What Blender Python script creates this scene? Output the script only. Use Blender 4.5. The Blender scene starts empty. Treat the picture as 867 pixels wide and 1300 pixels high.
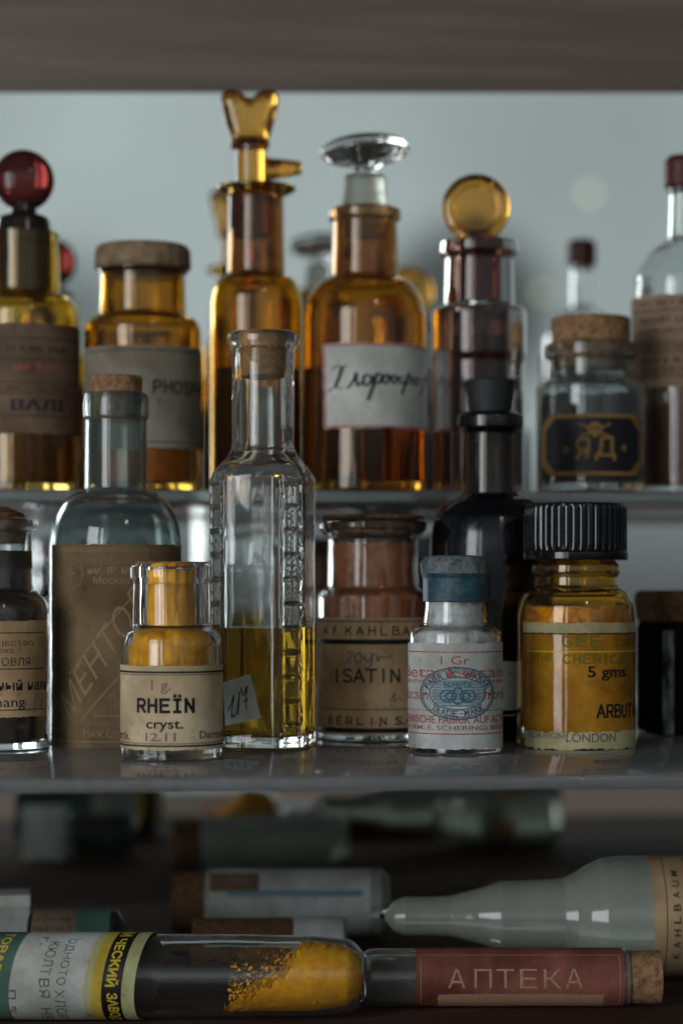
import bpy, bmesh, math, random
from mathutils import Vector, Matrix, noise as mnoise
random.seed(7)
S = bpy.context.scene
COL = S.collection

# ------------------------------------------------------------------ camera
FPX, HOR, CX = 2800.0, 745.0, 433.5       # focal length, horizon and centre in photo pixels (867 x 1300)
YAW = math.radians(4.6)
RIGHT = Vector((math.cos(YAW), -math.sin(YAW), 0)); FWD = Vector((math.sin(YAW), math.cos(YAW), 0))
cam = bpy.data.cameras.new('camera'); camo = bpy.data.objects.new('camera', cam); COL.objects.link(camo)
cam.sensor_fit = 'HORIZONTAL'; cam.sensor_width = 24; cam.lens = 24 * FPX / 867
cam.shift_y = (HOR - 650) / 867
camo.rotation_euler = (math.pi / 2, 0, -YAW)
cam.clip_start = 0.02; cam.clip_end = 50
cam.dof.use_dof = True; cam.dof.focus_distance = 0.713; cam.dof.aperture_fstop = 6.6
cam.dof.aperture_blades = 0
S.camera = camo

def gp(px, D):                             # photo column and depth -> ground position
    return RIGHT * ((px - CX) * D / FPX) + FWD * D

# ------------------------------------------------------------------ world, light, exposure
W = bpy.data.worlds.new('World'); S.world = W; W.use_nodes = True
wn, wl = W.node_tree.nodes, W.node_tree.links; wn.clear()
wo = wn.new('ShaderNodeOutputWorld'); bg = wn.new('ShaderNodeBackground'); wl.new(bg.outputs[0], wo.inputs[0])
tc = wn.new('ShaderNodeTexCoord'); sep = wn.new('ShaderNodeSeparateXYZ'); wl.new(tc.outputs['Generated'], sep.inputs[0])
ma = wn.new('ShaderNodeMath'); ma.operation = 'MULTIPLY_ADD'; ma.inputs[1].default_value = .5; ma.inputs[2].default_value = .5
wl.new(sep.outputs[2], ma.inputs[0])
ramp = wn.new('ShaderNodeValToRGB'); wl.new(ma.outputs[0], ramp.inputs[0])
def ramp_set(r, stops):
    e = r.color_ramp.elements
    while len(e) > 1: e.remove(e[-1])
    e[0].position = stops[0][0]; e[0].color = (*stops[0][1], 1)
    for p, c in stops[1:]:
        k = e.new(p); k.color = (*c, 1)
ramp_set(ramp, [((z + 1) / 2, c) for z, c in [
    (-1, (.075, .056, .046)), (-.11, (.098, .075, .063)), (-.05, (.090, .077, .072)), (-.005, (.09, .095, .10)),
    (.03, (.17, .19, .195)), (.07, (.31, .355, .36)), (.13, (.385, .445, .445)), (.30, (.37, .425, .425)), (.6, (.10, .115, .12)), (1, (.06, .065, .07))]])
def room_dir(px, py):                      # direction into the room seen at this spot of the mirror
    d = (RIGHT * ((px - CX) / FPX) + FWD + Vector((0, 0, (HOR - py) / FPX))).normalized()
    return Vector((d.x, -d.y, d.z))
def lobe(px, py, r0, r1, a, b):            # value a inside r0 .. b outside r1 (radians)
    d = wn.new('ShaderNodeVectorMath'); d.operation = 'DISTANCE'
    wl.new(tc.outputs['Generated'], d.inputs[0]); d.inputs[1].default_value = room_dir(px, py)
    m = wn.new('ShaderNodeMapRange'); m.interpolation_type = 'SMOOTHSTEP'
    wl.new(d.outputs['Value'], m.inputs[0])
    for i, v in enumerate((r0, r1, a, b)): m.inputs[i + 1].default_value = v
    return m.outputs[0]
cur = ramp.outputs[0]
mr = wn.new('ShaderNodeMapRange'); mr.interpolation_type = 'SMOOTHSTEP'; wl.new(sep.outputs[1], mr.inputs[0])   # the pale wall faces the cabinet; the sides of the room are dim
for i, v in enumerate((-.95, -.5, 1, .26)): mr.inputs[i + 1].default_value = v
vs_ = wn.new('ShaderNodeVectorMath'); vs_.operation = 'SCALE'; wl.new(cur, vs_.inputs[0]); wl.new(mr.outputs[0], vs_.inputs['Scale']); cur = vs_.outputs[0]
nt = wn.new('ShaderNodeTexNoise'); nt.inputs['Scale'].default_value = 7; nt.inputs['Detail'].default_value = 2; wl.new(tc.outputs['Generated'], nt.inputs['Vector'])
nm = wn.new('ShaderNodeMapRange'); wl.new(nt.outputs['Fac'], nm.inputs[0])
for i, v in enumerate((.3, .7, .90, 1.10)): nm.inputs[i + 1].default_value = v
vs_ = wn.new('ShaderNodeVectorMath'); vs_.operation = 'SCALE'; wl.new(cur, vs_.inputs[0]); wl.new(nm.outputs[0], vs_.inputs['Scale']); cur = vs_.outputs[0]
for args in [(588, 400, .024, .055, .20, 1), (85, 415, .010, .05, .42, 1), (820, 250, .02, .13, .86, 1)]:   # dark patches painted into the room: camera operator's silhouette, dimmer areas either side
    f = lobe(*args); v = wn.new('ShaderNodeVectorMath'); v.operation = 'SCALE'
    wl.new(cur, v.inputs[0]); wl.new(f, v.inputs['Scale']); cur = v.outputs[0]
for args in [(748, 245, .0016, .0018, 1.3, 0), (690, 372, .0014, .0020, 1.1, 0)]:                      # small warm lamps in the room
    f = lobe(*args); v = wn.new('ShaderNodeVectorMath'); v.operation = 'MULTIPLY_ADD'
    c = wn.new('ShaderNodeCombineXYZ')
    for k in range(3): wl.new(f, c.inputs[k])
    wl.new(c.outputs[0], v.inputs[0]); v.inputs[1].default_value = (1, .84, .5); wl.new(cur, v.inputs[2]); cur = v.outputs[0]
wl.new(cur, bg.inputs[0]); bg.inputs[1].default_value = 1.0

def area(name, az, el, dist, w, h, L, colr):
    l = bpy.data.lights.new(name, 'AREA'); l.shape = 'RECTANGLE'; l.size = w; l.size_y = h
    l.energy = L * math.pi * w * h; l.color = colr
    o = bpy.data.objects.new(name, l); COL.objects.link(o)
    tgt = FWD * .76
    a, e = math.radians(az), math.radians(el)
    d = (RIGHT * math.sin(a) - FWD * math.cos(a)) * math.cos(e) + Vector((0, 0, math.sin(e)))
    o.location = tgt + d * dist
    o.rotation_euler = (-d).to_track_quat('-Z', 'Y').to_euler()
area('window_light', -38, 7, 1.9, .62, 1.25, 6.0, (.95, .98, 1))
area('side_window_light', -21, 7, 1.9, .14, 1.25, 3.6, (.95, .98, 1))
area('far_lamp', 24, 34, 2.2, .16, .16, 9.0, (1, .9, .75))

S.view_settings.view_transform = 'Standard'; S.view_settings.look = 'None'
S.view_settings.exposure = 0.0; S.view_settings.gamma = 1
cy = S.cycles
cy.use_denoising = True; cy.max_bounces = 28; cy.transmission_bounces = 24; cy.glossy_bounces = 10; cy.diffuse_bounces = 5
cy.transparent_max_bounces = 16; cy.sample_clamp_indirect = 25; cy.caustics_reflective = True; cy.caustics_refractive = True
cy.blur_glossy = 0.3

# ------------------------------------------------------------------ materials
def new_mat(name):
    m = bpy.data.materials.new(name); m.use_nodes = True
    n, l = m.node_tree.nodes, m.node_tree.links
    return m, n, l, n['Principled BSDF'], n['Material Output']
def noise(n, l, scale, detail=5, rough=.6, stretch=None, src='Object'):
    t = n.new('ShaderNodeTexCoord'); x = n.new('ShaderNodeTexNoise')
    x.inputs['Scale'].default_value = scale; x.inputs['Detail'].default_value = detail; x.inputs['Roughness'].default_value = rough
    if stretch:
        mp = n.new('ShaderNodeMapping'); mp.inputs['Scale'].default_value = stretch
        l.new(t.outputs[src], mp.inputs[0]); l.new(mp.outputs[0], x.inputs['Vector'])
    else: l.new(t.outputs[src], x.inputs['Vector'])
    return x.outputs['Fac']
def ramp2(n, l, fac, stops):
    r = n.new('ShaderNodeValToRGB'); ramp_set(r, stops); l.new(fac, r.inputs[0]); return r.outputs[0]
def g3(v): return (v, v, v)
def bump(n, l, b, fac, strength, dist):
    k = n.new('ShaderNodeBump'); k.inputs['Strength'].default_value = strength; k.inputs['Distance'].default_value = dist
    l.new(fac, k.inputs['Height']); l.new(k.outputs[0], b.inputs['Normal']); return k

def glass(name, colr, rough=.012, dust=.05, wob=.25, ior=1.5, dustcol=(.42, .41, .40), frost=0, even=1.0):
    m, n, l, b, out = new_mat(name)
    b.inputs['Base Color'].default_value = (*colr, 1); b.inputs['Transmission Weight'].default_value = 1
    b.inputs['IOR'].default_value = ior
    # finger marks and haze make the gloss uneven
    f = noise(n, l, 160, 4); r = ramp2(n, l, f, [(.35, g3(rough)), (.75, g3(rough + .03 + frost))]); l.new(r, b.inputs['Roughness'])
    bump(n, l, b, noise(n, l, 70, 2, .5, (1, 1, .5)), wob, .0006)
    d = n.new('ShaderNodeBsdfDiffuse'); d.inputs[0].default_value = (*dustcol, 1)
    mix = n.new('ShaderNodeMixShader')
    f2 = noise(n, l, 320, 8, .75); fr = ramp2(n, l, f2, [(.42, g3(dust * (1 - .75 * even))), (.60, g3(dust)), (.74, g3(min(.85, dust * (1 + 2.2 * even))))])
    l.new(fr, mix.inputs[0]); l.new(b.outputs[0], mix.inputs[1]); l.new(d.outputs[0], mix.inputs[2]); l.new(mix.outputs[0], out.inputs[0])
    return m
def liquid_mat(name, colr, ior=1.36, rough=.0):
    m, n, l, b, out = new_mat(name)
    b.inputs['Base Color'].default_value = (*colr, 1); b.inputs['Transmission Weight'].default_value = 1
    b.inputs['IOR'].default_value = ior; b.inputs['Roughness'].default_value = rough
    return m
def speckle(name, c1, c2, scale, rough=.8, bs=.4, bd=.0004, spec=.2, stretch=None, detail=8, lo=.36, hi=.66):
    m, n, l, b, out = new_mat(name)
    f = noise(n, l, scale, detail, .7, stretch)
    l.new(ramp2(n, l, f, [(lo, c1), (hi, c2)]), b.inputs['Base Color'])
    b.inputs['Roughness'].default_value = rough; b.inputs['Specular IOR Level'].default_value = spec
    if bs: bump(n, l, b, f, bs, bd)
    return m
def paper(name, c1, c2, spot=None, rough=.75, spec=.25, scale=55):
    """aged paper: broad foxing, fine fibre, a few dark spots"""
    m, n, l, b, out = new_mat(name)
    base = ramp2(n, l, noise(n, l, scale, 5, .6), [(.34, c1), (.64, c2)])
    big = ramp2(n, l, noise(n, l, 24, 7, .68), [(.30, (.66, .60, .52)), (.55, (1, 1, 1))])
    fib = ramp2(n, l, noise(n, l, 900, 6, .8, (1, 1, .5)), [(.3, g3(.84)), (.7, g3(1.0))])
    sp = ramp2(n, l, noise(n, l, 210, 6, .7), [(.25, spot or tuple(x * .45 for x in c1)), (.40, (1, 1, 1))])
    cur = base
    for o in (big, fib, sp):
        k = n.new('ShaderNodeMix'); k.data_type = 'RGBA'; k.blend_type = 'MULTIPLY'; k.inputs[0].default_value = 1
        l.new(cur, k.inputs[6]); l.new(o, k.inputs[7]); cur = k.outputs[2]
    l.new(cur, b.inputs['Base Color']); b.inputs['Roughness'].default_value = rough; b.inputs['Specular IOR Level'].default_value = spec
    bump(n, l, b, noise(n, l, 260, 6, .7), .25, .0003)
    return m
def ink(name, colr, paperc=None, wear=.0):
    m, n, l, b, out = new_mat(name)
    b.inputs['Roughness'].default_value = .7; b.inputs['Specular IOR Level'].default_value = .2
    if paperc:
        f = noise(n, l, 1300, 4, .7)
        l.new(ramp2(n, l, f, [(.40 - wear * .3, paperc), (.52, colr)]), b.inputs['Base Color'])
    else: b.inputs['Base Color'].default_value = (*colr, 1)
    return m
def plain(name, colr, rough=.4, spec=.5, metal=0):
    m, n, l, b, out = new_mat(name)
    f = noise(n, l, 240, 6, .7)
    l.new(ramp2(n, l, f, [(.3, tuple(x * .75 for x in colr)), (.7, colr)]), b.inputs['Base Color'])
    l.new(ramp2(n, l, noise(n, l, 330, 5), [(.35, g3(rough)), (.7, g3(rough + .18))]), b.inputs['Roughness'])
    b.inputs['Specular IOR Level'].default_value = spec; b.inputs['Metallic'].default_value = metal
    return m

G_CLEAR = glass('clear_glass', (.93, .955, .95), dust=.022)
G_THICK = glass('wavy_clear_glass', (.88, .91, .90), dust=.045, wob=.28)
G_GREEN = glass('pale_green_glass', (.64, .74, .73), dust=.15, dustcol=(.20, .23, .23), even=.5)
G_DUSTY = glass('dusty_clear_glass', (.90, .92, .91), dust=.16, dustcol=(.42, .40, .38), even=.5)
G_AMBER = glass('amber_glass', (.72, .44, .06), dust=.075, dustcol=(.22, .13, .06), even=.7)
G_AMBER2 = glass('deep_amber_glass', (.66, .385, .05), dust=.075, dustcol=(.22, .13, .06), even=.7)
G_BROWNNECK = glass('red_brown_glass', (.52, .29, .12), dust=.05, dustcol=(.2, .13, .10), even=.4)
C_AMBER = plain('amber_brown_contents', (.15, .065, .012), .2, .4)
G_YELLOW = glass('yellow_glass', (.80, .58, .14), dust=.075, dustcol=(.22, .13, .06), even=.7)
G_PLUM = glass('plum_brown_glass', (.33, .18, .15), dust=.06, dustcol=(.16, .09, .075), even=.6)
G_BLACK = glass('black_brown_glass', (.20, .13, .085), dust=.02)
G_RED = glass('dark_red_glass', (.25, .035, .03), dust=.40, dustcol=(.11, .036, .034), even=.2)
G_UMBER = plain('umber_glass', (.018, .011, .010), .08, .5)
G_GROUND = glass('ground_brown_glass', (.50, .30, .22), rough=.3, dust=.45, dustcol=(.15, .085, .065), frost=.2, even=.3)
G_HONEY = glass('light_amber_glass', (.82, .56, .085), dust=.02)
G_AMBERN = glass('tall_amber_glass', (.73, .44, .06), dust=.075, dustcol=(.22, .13, .06), even=.7)
G_STOP = glass('honey_glass', (.77, .38, .055), dust=.03)
G_SHELF = glass('shelf_glass', (.80, .85, .85), rough=.05, dust=.20, wob=.22, dustcol=(.52, .51, .52), even=.6)
G_MILK = None
G_FROST = glass('ground_glass', (.80, .84, .76), rough=.35, dust=.38, dustcol=(.36, .40, .34), frost=.2)
L_YELLOW = liquid_mat('yellow_liquid', (.58, .35, .028))
G_SMOKE = glass('smoky_green_glass', (.62, .68, .66), dust=.05)
C_DARK = plain('dark_brown_contents', (.036, .019, .012), .12, .4)
C_PLUM = plain('plum_contents', (.10, .042, .032), .4, .4)
C_RUST = plain('rust_contents', (.17, .065, .033), .4, .4)
L_DARK = liquid_mat('dark_brown_liquid', (.16, .08, .03))
L_BROWN = liquid_mat('brown_liquid', (.42, .23, .045))
L_RUST = liquid_mat('rust_liquid', (.44, .15, .06))
L_PLUM = liquid_mat('plum_liquid', (.36, .18, .12))
P_ORANGE = speckle('orange_powder', (.66, .27, .006), (.98, .47, .03), 130, .9, .9, .0008)
P_YELLOW = speckle('deep_yellow_powder', (.85, .35, .008), (1, .50, .015), 420, .9, .6, .0006)
P_RUST = speckle('brown_powder', (.40, .125, .045), (.60, .21, .085), 260, .9, .5)
P_WHITE = speckle('white_powder', (.38, .39, .38), (.78, .79, .77), 240, .9, .5)
P_OCHRE = speckle('ochre_powder', (.72, .48, .03), (.92, .68, .09), 240, .9, .5)
P_DARK = speckle('dark_brown_powder', (.022, .015, .012), (.06, .035, .025), 240, .9, .5)
P_GREY = speckle('grey_crystals', (.05, .055, .06), (.16, .165, .17), 180, .8, .6)
CORK = speckle('cork', (.15, .075, .035), (.42, .26, .14), 420, .9, .5, .0004, .1)
CORK_LIT = speckle('amber_lit_cork', (.22, .10, .03), (.50, .26, .09), 420, .9, .5, .0004, .1)  # warmer cork copy: amber light inside the neck put into its colour
CORK_DARK = speckle('dark_cork', (.07, .035, .02), (.20, .115, .06), 420, .9, .5, .0004, .1)
PAPERCAP = speckle('waxed_paper_cover', (.16, .105, .06), (.34, .245, .15), 160, .8, .5, .0005, .2)
RUBBER = speckle('black_rubber', (.012, .012, .013), (.03, .03, .032), 500, .62, .2, .0002, .4)
BAKELITE = plain('black_bakelite', (.005, .005, .006), .06, .5)
WAX_BLUE = speckle('blue_sealing_paint', (.012, .055, .085), (.075, .135, .155), 210, .4, .7, .0006, .5, lo=.46, hi=.74)
WAX_GREY = speckle('dusty_grey_top', (.035, .06, .07), (.21, .235, .24), 330, .7, .6, .0004, .3)
WAX_RED = plain('dark_red_wax', (.10, .018, .010), .4, .4)
DARKJAR = plain('dark_jar_glass', (.010, .010, .011), .3, .0)
JAREDGE = speckle('painted_highlight_edge', (.012, .013, .014), (.30, .37, .40), 170, .5, .5, .0004, .4, stretch=(1, 1, .35), lo=.40, hi=.56)  # highlight down the jar's corner, painted as a ragged pale streak
BLACKGLOSS = plain('black_glazed_glass', (.004, .004, .005), .05, .6)

m, n, l, b, out = new_mat('milky_glass')
l.new(ramp2(n, l, noise(n, l, 60, 5), [(.3, (.52, .56, .49)), (.7, (.66, .695, .62))]), b.inputs['Base Color'])
b.inputs['Transmission Weight'].default_value = .5; b.inputs['Roughness'].default_value = .05; b.inputs['IOR'].default_value = 1.5
bump(n, l, b, noise(n, l, 60, 2), .3, .0007); G_MILK = m
m, n, l, b, out = new_mat('dark_stained_wood')
f = noise(n, l, 9, 9, .62, (1.2, 14, 22))
l.new(ramp2(n, l, f, [(.28, (.032, .017, .013)), (.52, (.065, .036, .028)), (.74, (.10, .058, .046))]), b.inputs['Base Color'])
b.inputs['Roughness'].default_value = .7; b.inputs['Specular IOR Level'].default_value = .12
bump(n, l, b, f, .25, .0006); WOOD = m
m, n, l, b, out = new_mat('grey_brown_wood')
f = noise(n, l, 7, 9, .62, (1, 12, 20))
l.new(ramp2(n, l, f, [(.28, (.105, .080, .068)), (.52, (.150, .115, .098)), (.74, (.195, .152, .130))]), b.inputs['Base Color'])
b.inputs['Roughness'].default_value = .5
bump(n, l, b, f, .2, .0006); WOODTOP = m
m, n, l, b, out = new_mat('old_mirror')
b.inputs['Metallic'].default_value = 1; b.inputs['Base Color'].default_value = (.90, .93, .92, 1)
l.new(ramp2(n, l, noise(n, l, 25, 6), [(.3, g3(.0)), (.8, g3(.03))]), b.inputs['Roughness']); MIRROR = m

PA_CREAM = paper('cream_label_paper', (.54, .42, .26), (.72, .59, .40), (.55, .42, .30))
PA_TAN = paper('tan_label_paper', (.42, .27, .145), (.62, .44, .26))
PA_OLIVE = paper('olive_brown_label_paper', (.135, .088, .044), (.235, .160, .085))
PA_BROWN = paper('faded_brown_label_paper', (.13, .085, .055), (.22, .15, .105))
PA_PINKTAN = paper('pinkish_tan_label_paper', (.26, .17, .115), (.38, .265, .19))
PA_GREY = paper('grey_buff_label_paper', (.22, .195, .15), (.34, .305, .245))
PA_WHITE = paper('white_label_paper', (.60, .64, .62), (.76, .79, .77), (.80, .80, .78))
PA_OFF = paper('greyish_white_label_paper', (.42, .45, .44), (.60, .63, .62), (.6, .55, .48))
PA_RED = paper('faded_red_label_paper', (.13, .034, .026), (.29, .105, .078), (.6, .5, .45))
PA_BLACK = plain('black_label_paper', (.008, .008, .011), .45, .4)
PA_STRIP = paper('pale_yellow_label_paper', (.42, .37, .19), (.60, .54, .32), (.35, .27, .13), scale=90)
PA_GREEN = paper('green_label_paper', (.055, .13, .105), (.10, .20, .16))
PA_YEL = paper('yellow_label_paper', (.50, .36, .04), (.66, .50, .08))
PA_LIME = paper('pale_lime_label_paper', (.42, .43, .20), (.54, .55, .30))
PA_BACK = paper('brown_label_back', (.17, .13, .085), (.26, .20, .14))
# varnished, half transparent part of the label on the amber bottle
m, n, l, b, out = new_mat('amber_soaked_label')
l.new(ramp2(n, l, noise(n, l, 70, 6), [(.3, (.26, .105, .008)), (.7, (.62, .30, .025))]), b.inputs['Base Color'])
b.inputs['Roughness'].default_value = .07; b.inputs['Specular IOR Level'].default_value = .6
bump(n, l, b, noise(n, l, 150, 3), .2, .0003)
tr = n.new('ShaderNodeBsdfTransparent'); tr.inputs[0].default_value = (.9, .6, .2, 1); mx = n.new('ShaderNodeMixShader')
l.new(ramp2(n, l, noise(n, l, 110, 6), [(.35, g3(.62)), (.65, g3(.92))]), mx.inputs[0])
l.new(tr.outputs[0], mx.inputs[1]); l.new(b.outputs[0], mx.inputs[2]); l.new(mx.outputs[0], out.inputs[0]); PA_SOAK = m

I_BLACK = ink('black_ink', (.012, .012, .016))
I_WORN = ink('worn_black_ink', (.03, .028, .03), (.30, .20, .12), .6)
I_PURPLE = ink('faded_purple_ink', (.24, .14, .15), (.42, .32, .25), .8)
I_RED = ink('red_ink', (.34, .065, .04), (.50, .30, .26), .5)
I_BLUE = ink('blue_stamp_ink', (.035, .10, .15), (.14, .22, .26), .5)
I_BLUE2 = ink('pale_blue_stamp_ink', (.12, .22, .27), (.38, .45, .46), .9)
I_TAN = ink('tan_print', (.29, .20, .105), (.13, .095, .06), .7)
I_TAN2 = ink('faint_tan_print', (.20, .14, .08), (.13, .095, .06), .8)
I_GOLD = ink('dull_gold_print', (.30, .17, .055), (.16, .09, .035), .4)
I_CREAM = ink('cream_print', (.38, .24, .15), (.24, .10, .07), .5)
I_YELLOW = ink('yellow_print', (.62, .46, .04))
I_GREEN = ink('green_print', (.12, .13, .015), (.24, .16, .015), .5)
I_GREYISH = ink('grey_typing', (.10, .09, .085), (.42, .42, .38), .6)
I_REDEDGE = ink('red_border_print', (.45, .08, .09), (.6, .35, .34), .4)
I_DIM = ink('dim_brown_print', (.05, .032, .026), (.11, .07, .05), .6)

# ------------------------------------------------------------------ building helpers
def obj(name, bm, mats, parent=None, ang=38, smooth=True):
    bmesh.ops.recalc_face_normals(bm, faces=bm.faces)
    me = bpy.data.meshes.new(name); bm.to_mesh(me); bm.free()
    for k in (mats if isinstance(mats, (list, tuple)) else [mats]): me.materials.append(k)
    if smooth:
        me.shade_smooth(); me.set_sharp_from_angle(angle=math.radians(ang))
    o = bpy.data.objects.new(name, me); COL.objects.link(o)
    if parent: o.parent = parent
    return o
def tag(o, label, cat, group=None, kind=None):
    o['label'] = label; o['category'] = cat
    if group: o['group'] = group
    if kind: o['kind'] = kind
    return o

def rounded(pts, steps=7):
    """polyline of (r, z, fillet radius) with its corners rounded"""
    out = []
    for i, p in enumerate(pts):
        f = p[2] if len(p) > 2 else 0
        if f <= 0 or i == 0 or i == len(pts) - 1: out.append((p[0], p[1])); continue
        P, A, B = Vector(p[:2]), Vector(pts[i - 1][:2]), Vector(pts[i + 1][:2])
        u, v = A - P, B - P
        lu, lv = u.length, v.length
        if lu < 1e-9 or lv < 1e-9: out.append((p[0], p[1])); continue
        u /= lu; v /= lv
        c = max(-1, min(1, u.dot(v))); half = math.acos(c) / 2
        if half > 1.55: out.append((p[0], p[1])); continue
        t = min(f / math.tan(half), lu * .49, lv * .49)
        a, b2 = P + u * t, P + v * t
        for k in range(steps + 1):
            s = k / steps; q = a * (1 - s) ** 2 + P * 2 * s * (1 - s) + b2 * s * s
            out.append((q.x, q.y))
    return out
def offset(pts, t, tb):
    """inner wall: outer polyline (r, z, f) moved inwards by t, floor by tb"""
    P = [Vector((0, pts[0][1]))] + [Vector(p[:2]) for p in pts]
    out = []
    for i in range(1, len(P)):
        d0 = (P[i] - P[i - 1]).normalized(); n0 = Vector((-d0.y, d0.x)); t0 = tb if i == 1 else t
        if i == len(P) - 1:
            q = P[i] + n0 * t0
        else:
            d1 = (P[i + 1] - P[i]).normalized(); n1 = Vector((-d1.y, d1.x))
            a, b2 = P[i] + n0 * t0, P[i] + n1 * t
            den = d0.x * d1.y - d0.y * d1.x
            if abs(den) < 1e-4: q = (a + b2) / 2
            else:
                k = ((b2.x - a.x) * d1.y - (b2.y - a.y) * d1.x) / den; q = a + d0 * k
        out.append((max(q.x, 1e-4), q.y, (pts[i - 1][2] if len(pts[i - 1]) > 2 else 0)))
    return out
def lathe(profile, seg=72, bm=None, M=None, rfun=None):
    bm = bm or bmesh.new(); rings = []
    for r, z in profile:
        if r < 1e-6: vs = [bm.verts.new((0, 0, z))]
        else:
            vs = []
            for k in range(seg):
                a = 2 * math.pi * k / seg; q = r if not rfun else rfun(r, a, z)
                vs.append(bm.verts.new((q * math.cos(a), q * math.sin(a), z)))
        rings.append(vs)
    new = [v for r in rings for v in r]
    for A, B in zip(rings, rings[1:]):
        if len(A) == 1 and len(B) == 1: continue
        for k in range(seg):
            j = (k + 1) % seg
            f = [A[k % len(A)], A[j % len(A)], B[j % len(B)], B[k % len(B)]]
            f = list(dict.fromkeys(f))
            if len(f) > 2: bm.faces.new(f)
    if M: bmesh.ops.transform(bm, matrix=M, verts=new)
    bmesh.ops.remove_doubles(bm, verts=new, dist=1e-7)
    return bm
def sstep(x): x = max(0, min(1, x)); return x * x * (3 - 2 * x)
def box(bm, c, s, bev=0, M=None, mi=0):
    r = bmesh.ops.create_cube(bm, size=1); v = r['verts']
    bmesh.ops.scale(bm, vec=s, verts=v); bmesh.ops.translate(bm, vec=c, verts=v)
    if bev:
        e = list({e for q in v for e in q.link_edges})
        bmesh.ops.bevel(bm, geom=e, offset=bev, segments=3, affect='EDGES', profile=.5)
    return bm

_tc = {}
def text_mesh(s, bold):
    key = (s, bold)
    if key not in _tc:
        cu = bpy.data.curves.new('t', 'FONT'); cu.body = s; cu.size = 1; cu.offset = bold; cu.resolution_u = 3
        o = bpy.data.objects.new('t', cu); COL.objects.link(o)
        bpy.context.view_layer.update(); dg = bpy.context.evaluated_depsgraph_get()
        ev = o.evaluated_get(dg); me = ev.to_mesh()
        vs = [(v.co.x, v.co.y) for v in me.vertices]; fs = [list(p.vertices) for p in me.polygons]
        ev.to_mesh_clear(); bpy.data.objects.remove(o); bpy.data.curves.remove(cu)
        x0 = min(v[0] for v in vs); x1 = max(v[0] for v in vs); y0 = min(v[1] for v in vs); y1 = max(v[1] for v in vs)
        _tc[key] = ([((x - x0) / (x1 - x0), (y - y0) / (y1 - y0)) for x, y in vs], fs, (x1 - x0) / (y1 - y0))
    return _tc[key]
def catmull(pts, n=6):
    out = []
    P = [pts[0]] + list(pts) + [pts[-1]]
    for i in range(1, len(P) - 2):
        for k in range(n):
            t = k / n; a, b2, c, d = P[i - 1], P[i], P[i + 1], P[i + 2]
            out.append(tuple(.5 * ((2 * b2[j]) + (-a[j] + c[j]) * t + (2 * a[j] - 5 * b2[j] + 4 * c[j] - d[j]) * t * t + (-a[j] + 3 * b2[j] - 3 * c[j] + d[j]) * t ** 3) for j in (0, 1)))
    out.append(tuple(pts[-1])); return out

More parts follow.
